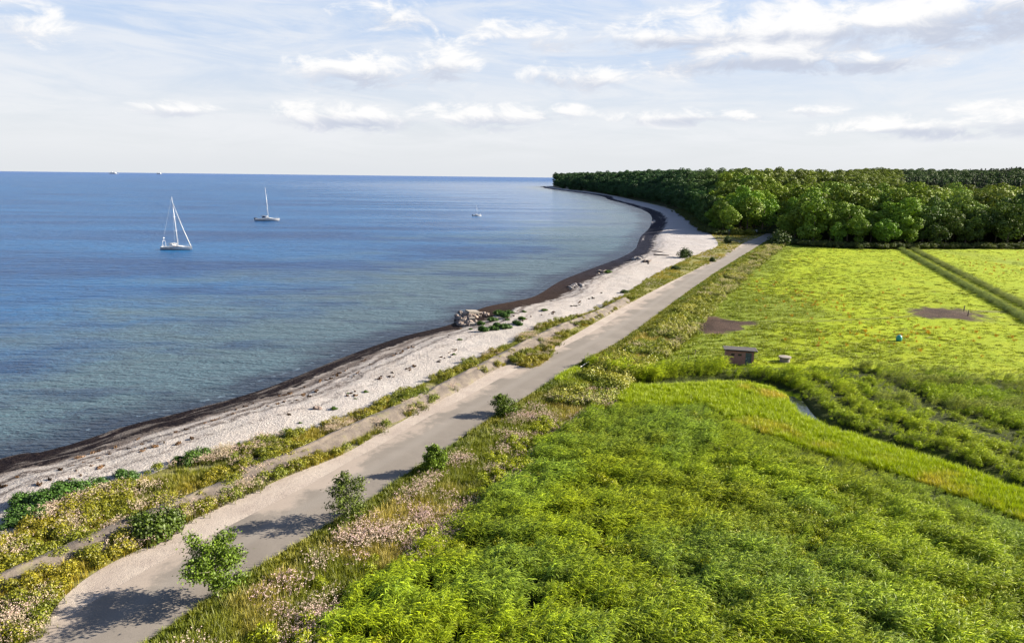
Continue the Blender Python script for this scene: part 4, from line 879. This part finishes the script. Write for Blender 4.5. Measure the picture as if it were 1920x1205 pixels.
# ------------------------------------------------------------------ beach and reed litter
def litter():
    A = assets('pebbles', RK[:4]); M = mat_leaf('weed', 'inst', trans=0, gloss=.02); A2 = assets('weedbits', [leafball(80 + i, 30, .5, .10, .35, M, .04) for i in range(3)])
    P = np.vstack([offset(WD, 1), BI[::-1]]); P = P[P[:, 1] < 150]; x, y = sample(P, 3.2, 60); k = rng.random(len(x)) < .5; n = k.sum(); z = height(x, y) + .02
    for q in RK[:4]: pass
    dw = sdist(x, y, WL); w = (np.abs(dw - 4.4 - 4 * (fbm(x, y, 9, 3, 71) - .5)) < .5) | (np.abs(dw - 8 - 5 * (fbm(x, y, 7, 3, 72) - .5)) < .5) | ((np.abs(sdist(x, y, BI) + 3.8 + 3 * (fbm(x, y, 8, 3, 73) - .5)) < .7) & (fbm(x, y, 5, 2, 74) > .5)); k2 = w & (rng.random(len(x)) < .55); m = k2.sum()
    scatter('seaweed_wrack', A2, x[k2], y[k2], z[k2], RR(m, 0, 6.28), np.stack([RR(m, .25, .8), RR(m, .15, .4), RR(m, .3, .9)], 1), lerpc((.07, .045, .04), (.14, .09, .075), RR(m, 0, 1)), label='dark dry seaweed strewn in lines along the shingle', cat='seaweed')
litter()
# ------------------------------------------------------------------ sailing yachts
M_HULL = mat_plain('white_gelcoat', (.80, .80, .80), .3, .5); M_DECK = mat_plain('deck', (.68, .66, .62), .6, .3); M_DARK = mat_plain('dark_tinted', (.03, .035, .05), .2, .5); M_ALU = mat_plain('spar', (.75, .76, .78), .4, .5, .1)
M_SAIL = mat_plain('furled_sail', (.82, .82, .80), .7, .2); M_BOOT = mat_plain('antifouling', (.02, .03, .05), .6, .3); M_BLUE = mat_plain('navy_canvas', (.02, .04, .10), .8, .1)
def hull_obj(L, B, Fb, par, mat):
    n = 22; m = 9; V = []
    for i in range(n):
        t = i / (n - 1); x = (t - .5) * L; hb = B / 2 * (min(1, .74 + t * .55) if t < .45 else 1) * (1 if t < .45 else max(.015, 1 - ((t - .45) / .55) ** 2.3)); sh = Fb * (1 + .22 * t * t); rake = .035 * L * (t > .999)
        for j in range(m):
            a = j / (m - 1); s = abs(a * 2 - 1); yy = hb * (s ** .55 if s > 0 else 0) * (1 if a > .5 else -1); zz = -.35 + (sh + .35) * s ** 1.7; V.append((x + .05 * L * (t ** 6) * s, yy, zz))
    F = [(i * m + j, (i + 1) * m + j, (i + 1) * m + j + 1, i * m + j + 1) for i in range(n - 1) for j in range(m - 1)]; F.append(tuple(range(m)))
    mb = MB(); mb.add(V, F); h = mb.build('hull', mat, par, True)
    dk = MB(); DV = []
    for i in range(n): DV += [V[i * m], V[i * m + m - 1]]
    DV = [(a, b * .97, c - .04) for a, b, c in DV]; dk.add(DV, [(i * 2, i * 2 + 2, i * 2 + 3, i * 2 + 1) for i in range(n - 1)]); dk.build('deck', M_DECK, par)
    wl = MB(); W = []
    for i in range(n):
        r = [V[i * m + j] for j in range(m)]; hb = max(abs(r[1][1]), .02) * 1.12; W += [(r[4][0], -hb, -.02), (r[4][0], -hb, .16), (r[4][0], hb, .16), (r[4][0], hb, -.02)]
    wl.add(W, [(i * 4 + j, i * 4 + 4 + j, i * 4 + 5 + j, i * 4 + 1 + j) for i in range(n - 1) for j in (0, 2)]); wl.build('boot_stripe', M_BOOT, par); return h
def yacht(px, py, L, mast_top_px, rz, label, roll=0., thin=1., genoa=True, outboard=False, arch=True, hullm=None, spread=2):
    x, y = G(px, py, 0); HM = top_height(x, y, mast_top_px); t = empty('sailing_yacht', (x, y, 0), rz, roll, 0); B = L * .29; Fb = L * .095
    hull_obj(L, B, Fb, t, hullm or M_HULL)
    c = MB(); prof = [(-.10, 0), (-.07, .52), (.10, .50), (.22, .22), (.30, 0)]
    V = []
    for fx, fz in prof: V += [(fx * L, -B * .27, Fb * 1.05 + fz * L * .07), (fx * L, B * .27, Fb * 1.05 + fz * L * .07)]
    c.add(V, [(0, 2, 3, 1), (2, 4, 5, 3), (4, 6, 7, 5), (6, 8, 9, 7), (0, 8, 6, 4, 2), (1, 3, 5, 7, 9)]); c.build('cabin', M_HULL, t)
    for s in (-1, 1):
        w = MB(); w.box(-.06 * L, .12 * L, s * (B * .27 + .01) - .012, s * (B * .27 + .01) + .012, Fb * 1.05 + .012 * L, Fb * 1.05 + .026 * L); w.build('cabin_window', M_DARK, t)
        for q in (-.30, -.14, -.09, .2): w = MB(); w.box(q * L, q * L + .035 * L, s * B * (.455 if q < .1 else .36) - .03, s * B * (.475 if q < .1 else .385) + .03, Fb * .62, Fb * .74); w.build('hull_port', M_DARK, t)
    k = MB(); k.tube([(.06 * L, 0, Fb), (.035 * L, 0, HM * .5), (-.005 * L, 0, HM)], [.10 * thin, .09 * thin, .055 * thin], 8); mast = k.build('mast', M_ALU, t, True)
    for i in range(spread):
        z = HM * (.36, .62)[i] if spread == 2 else HM * .5
        s = MB(); s.tube([(.035 * L, -B * .32, z + .1), (.045 * L, 0, z), (.035 * L, B * .32, z + .1)], .035 * thin, 5); s.build('spreader', M_ALU, t)
        s = MB(); s.tube([(.02 * L, B * .32, z + .1), (.02 * L, B * .32, z + .1 + .02 * HM)], .02, 4)
    b = MB(); b.tube([(.05 * L, 0, Fb + .085 * L), (-.30 * L, 0, Fb + .10 * L)], [.10 * thin, .08 * thin], 8); b.build('boom', M_ALU, t)
    b = MB(); b.tube([(.04 * L, 0, Fb + .10 * L), (-.12 * L, 0, Fb + .115 * L), (-.29 * L, 0, Fb + .11 * L)], [.19 * thin, .16 * thin, .09 * thin], 8); b.build('furled_mainsail', M_SAIL, t, True)
    if genoa: b = MB(); b.tube([(.50 * L, 0, Fb * 1.25), (.27 * L, 0, HM * .42), (.012 * L, 0, HM * .88)], [.12, .10, .05], 8); b.build('furled_genoa', M_SAIL, t, True)
    b = MB(); b.tube([(-.005 * L, 0, HM), (-.49 * L, 0, Fb)], .018, 4); b.tube([(0, 0, HM * .88), (.03 * L, B * .45, Fb)], .015, 4); b.tube([(0, 0, HM * .88), (.03 * L, -B * .45, Fb)], .015, 4); b.tube([(.49 * L, 0, Fb * 1.2), (.012 * L, 0, HM * .9)], .018, 4); b.build('rigging', M_ALU, t)
    if arch:
        b = MB(); b.tube([(-.40 * L, -.3 * B, Fb), (-.41 * L, -.28 * B, Fb + 1.9), (-.41 * L, .28 * B, Fb + 1.9), (-.40 * L, .3 * B, Fb)], .05, 6); b.tube([(-.41 * L, 0, Fb + 1.9), (-.41 * L, 0, Fb + 2.7)], .05, 6); b.build('stern_arch', M_ALU, t)
        b = MB(); b.lathe([(.05, Fb + 2.7), (.30, Fb + 2.74), (.32, Fb + 2.9), (.2, Fb + 3.02), (.03, Fb + 3.05)], 12, (-.41 * L, 0)); b.build('radar_dome', M_HULL, t, True)
    b = MB(); b.add([(-.20 * L, -B * .28, Fb + .02 * L), (-.20 * L, B * .28, Fb + .02 * L), (-.17 * L, -B * .26, Fb + .11 * L), (-.17 * L, B * .26, Fb + .11 * L), (-.09 * L, -B * .25, Fb + .10 * L), (-.09 * L, B * .25, Fb + .10 * L), (-.05 * L, -B * .25, Fb + .05 * L), (-.05 * L, B * .25, Fb + .05 * L)], [(2, 4, 5, 3), (4, 6, 7, 5), (0, 2, 4, 6), (1, 7, 5, 3)]); b.build('sprayhood', M_SAIL if arch else M_BLUE, t)
    b = MB()
    for s in (-1, 1):
        P = [(-.49 * L, s * B * .36, Fb + .6), (-.2 * L, s * B * .47, Fb + .65), (.15 * L, s * B * .45, Fb + .7), (.38 * L, s * B * .25, Fb + .8), (.5 * L, s * B * .03, Fb + .9)]; b.tube(P, .018, 4)
        for p in P: b.tube([(p[0], p[1], p[2] - .65), p], .015, 4)
    b.build('guard_rail', M_ALU, t)
    if outboard:
        b = MB(); b.box(-.55 * L, -.49 * L, -.25, .25, Fb * .5, Fb + .35); b.tube([(-.53 * L, 0, Fb * .6), (-.56 * L, 0, -.2)], .1, 6); b.box(-.56 * L, -.42 * L, -.9, .9, Fb + .3, Fb + .42); b.build('dinghy_and_outboard', M_BLUE, t)
    tagp(t, label, 'sailing yacht'); return t
yacht(331, 468, 10.0, 369, -.05, 'largest white sailing yacht with furled sails and a tall leaning mast, nearest on the left', 0.0)
yacht(501, 414, 12.3, 351.5, .10, 'white sailing yacht with a bare mast and dark gear on its stern, second farthest', 0, 1.2, False, True, False)
yacht(894, 405, 5.6, 385, .35, 'tiny white sailing boat alone in the calm bay', 0, .22, False, True, False, M_HULL, 1)
def ship(px, dist, L, label):
    d = G(px, 360, 0); d = d / np.linalg.norm(d); t = empty('distant_ship', (d[0] * dist, d[1] * dist, -3), rng.uniform(-.2, .2)); b = MB()
    b.add([(-L / 2, -9, 0), (L / 2 * .9, -3, 0), (L / 2, 0, 9), (-L / 2, -9, 9), (-L / 2, 9, 0), (L / 2 * .9, 3, 0), (-L / 2, 9, 9)], [(0, 1, 2, 3), (5, 4, 6, 2), (0, 3, 6, 4), (3, 2, 6), (1, 5, 2)]); b.build('hull', M_HULL, t)
    b = MB(); b.box(-L * .42, L * .25, -8, 8, 9, 17); b.box(-L * .35, L * .16, -7, 7, 17, 22); b.build('superstructure', M_HULL, t); b = MB(); b.box(-L * .22, -L * .14, -3, 3, 22, 29); b.build('funnel', M_HULL, t); tagp(t, label, 'ship')
ship(217, 9500, 105, 'faint white ship on the horizon, the farther left of the two'); ship(302, 10500, 75, 'faint white ship on the horizon, the one nearer the yachts')

# ------------------------------------------------------------------ brick shed
def shed():
    m, t, b, P = newmat('pink_brick'); tc = t.nodes.new('ShaderNodeTexCoord'); O = E(t, tc.outputs['Object']); ox, oy, oz = sep(t, O)
    br = t.nodes.new('ShaderNodeTexBrick'); t.links.new(comb(t, ox + oy, oz, 0.0).k, br.inputs['Vector']); br.inputs['Scale'].default_value = 4; br.inputs['Color1'].default_value = (.26, .11, .085, 1); br.inputs['Color2'].default_value = (.19, .08, .065, 1); br.inputs['Mortar'].default_value = (.30, .22, .19, 1); br.inputs['Mortar Size'].default_value = .02
    n = noise(t, O, 1.5, 4, .7); setin(t, b.inputs['Base Color'], mixc(t, n.ss(.35, .7) * .5, E(t, br.outputs['Color']), (.28, .14, .11))); b.inputs['Roughness'].default_value = .9
    M_R = mat_plain('tar_roof', (.07, .065, .065), .9, .2, 0, .3, 2); M_D = mat_plain('weathered_door', (.12, .15, .15), .8, .2, 0, .3, 4); M_F = mat_plain('sunlit_edge', (.45, .40, .38), .8)
    z0 = height(np.array([SHC[0]]), np.array([SHC[1]]))[0]; s = empty('brick_shed', (SHC[0], SHC[1] + 1.2, z0 - .05), math.radians(-14))
    W, D, H0, H1 = 3.6, 2.6, 1.95, 2.05; x0, x1, y0, y1 = -W / 2, W / 2, -D / 2, D / 2; th = .22; wins = [(-1.15, -.70), (-.25, .22)]; dx0, dx1 = .72, 1.5
    w = MB(); zt = H0
    # front wall built round its openings
    w.box(x0, wins[0][0], y0, y0 + th, 0, zt); w.box(wins[0][1], wins[1][0], y0, y0 + th, 0, zt); w.box(wins[1][1], dx0, y0, y0 + th, 0, zt); w.box(dx1, x1, y0, y0 + th, 0, zt); w.box(dx0, dx1, y0, y0 + th, 1.85, zt)
    for a, c in wins: w.box(a, c, y0, y0 + th, 0, 1.35); w.box(a, c, y0, y0 + th, 1.62, zt)
    w.box(x0, x1, y1 - th, y1, 0, zt - .25); w.box(x0, x0 + th, y0 + th, y1 - th, 0, zt - .1); w.box(x1 - th, x1, y0 + th, y1 - th, 0, zt - .1); w.build('wall', m, s)
    for a, c in wins: f = MB(); f.box(a, c, y0 + .12, y0 + .15, 1.35, 1.62); f.build('window', M_DARK, s)
    d = MB(); d.box(dx0 + .004, dx1 - .004, y0 + .04, y0 + .09, .03, 1.845); do = d.build('door', M_D, s); h = MB(); h.box(dx0 + .08, dx0 + .12, y0 - .01, y0 + .038, .95, 1.1); h.build('handle', M_ALU, do)
    r = MB(); M = Matrix.Translation((0, 0, H0 + .04)) @ Matrix.Rotation(math.radians(-4.5), 4, 'X'); r.box(x0 - .3, x1 + .35, y0 - .35, y1 + .25, 0, .10, M); ro = r.build('roof', M_R, s)
    f = MB(); f.box(x1 + .352, x1 + .38, y0 - .35, y1 + .25, -.03, .13, M); f.build('sunlit_roof_edge', M_F, ro); tagp(s, 'small pink brick shed with a dark flat roof standing in the pasture by the ditch', 'shed')  # pale strip: sunlight on the roof end put into its colour
shed()
def pond():
    m, t, b, P = newmat('ditch_water'); b.inputs['Base Color'].default_value = (.02, .025, .02, 1); b.inputs['Roughness'].default_value = .04; bump(t, b, noise(t, P, 3, 2), .01)
    a = np.linspace(0, 2 * math.pi, 40, endpoint=False); V = [(POND[0], POND[1], .1)] + [(POND[0] + math.cos(q) * 1.5 * (1 + .15 * math.sin(3 * q)), POND[1] + math.sin(q) * 4.6 * (1 + .1 * math.cos(4 * q)), .1) for q in a]
    mb = MB(); mb.add(V, [(0, i + 1, (i + 1) % 40 + 1) for i in range(40)]); tagp(mb.build('ditch_water', m), kind='structure')
pond()
def tank():
    z0 = height(np.array([TUBC[0]]), np.array([TUBC[1]]))[0]; t = empty('concrete_tank', (*TUBC, z0 - .25)); t.scale = (.85, .85, .85); b = MB(); b.lathe([(.78, -.1), (.8, .9), (.86, .92), (.86, 1.05), (.7, 1.06)], 24); b.build('ring', M_CON, t); b = MB(); b.lathe([(.97, 1.064), (.97, 1.18), (.3, 1.24), (.02, 1.25)], 24); b.build('lid', M_CON, t); tagp(t, 'round concrete tank with a flat lid beside the brick shed', 'tank')
tank()
def bin_():
    x, y = G(1685, 640, .5); z = float(height(np.array([x]), np.array([y]))[0]); m = mat_plain('turquoise_plastic', (.02, .36, .28), .4, .5); t = empty('plastic_bin', (x, y, z), .3)
    b = MB(); b.lathe([(.30, 0), (.40, .05), (.43, .35), (.41, .62), (.33, .82), (.18, .93), (.02, .96)], 20); b.build('body', m, t, True); b = MB(); b.tube([(-.12, 0, .93), (-.08, 0, 1.02), (.08, 0, 1.02), (.12, 0, .93)], .02, 6); b.build('handle', M_DARK, t); tagp(t, 'turquoise rounded plastic bin standing alone in the pasture', 'bin')
bin_()
def post(px, py, top, r, label, group=None, m=None, name='fence_post'):
    x, y = G(px, py, .6); z = float(height(np.array([x]), np.array([y]))[0]); H = max(.4, top_height(x, y, top) - z); t = empty(name, (x, y, z)); b = MB(); b.tube([(0, 0, -.3), (.03, 0, H * .5), (.05, 0, H)], [r, r * .95, r * .85], 7); b.build('stake', m or M_WOOD, t, True); b = MB(); b.lathe([(r * 1.05, H), (r * .7, H + .04), (.01, H + .05)], 8, (.05, 0)); b.build('cap', M_WOOD, t); tagp(t, label, 'post', group)
post(1807, 583, 573, .09, 'dark wooden post at the far side of the smaller mud patch'); post(1814.5, 592, 581, .09, 'dark wooden post at the near side of the smaller mud patch'); post(1290, 676, 666, .05, 'thin stake left of the brick shed'); post(1303, 664, 656, .05, 'thin rusty stake in the pasture above the shed shadow'); post(1349, 677, 672, .05, 'short stake by the left end of the brick shed')
def barrier():
    x, y = G(1087, 694, 1.1); x2, y2 = G(1104, 686, 1.1); m = mat_plain('white_paint', (.75, .73, .68), .6); t = empty('white_pole_barrier', (x, y, .75)); dx, dy = x2 - x, y2 - y
    b = MB(); b.tube([(0, 0, .75), (dx, dy, .95)], .045, 8); b.build('pole', m, t); 
    for q in (.15, .85): b = MB(); b.tube([(dx * q, dy * q + .06, -.4), (dx * q, dy * q + .06, .9)], .05, 6); b.build('post', M_WOOD, t)
    tagp(t, 'white horizontal pole on two posts at the ditch beside the road', 'barrier')
barrier()
def sign(px, py, top, w, label, col):
    x, y = G(px, py, 1.1); z = float(height(np.array([x]), np.array([y]))[0]); H = top_height(x, y, top) - z; t = empty('sign', (x, y, z)); b = MB(); b.tube([(0, 0, -.2), (0, 0, H)], .05, 6); b.build('post', M_WOOD, t); b = MB(); b.box(-w / 2, w / 2, -.09, -.055, H - w * .55, H + .05); b.build('board', mat_plain('sign_face', col, .5), t); tagp(t, label, 'sign')
sign(1415, 440, 431, 1.9, 'white information board at the road end before the wood', (.6, .6, .6)); sign(1365.5, 452, 431.5, .45, 'small blue green sign on a tall post at the far dune', (.05, .22, .25))
def hut():
    x, y = G(1066, 349, 0); x, y = 128., 1400.; z = float(height(np.array([x]), np.array([y]))[0]) + 3
print('objects', len(bpy.data.objects))
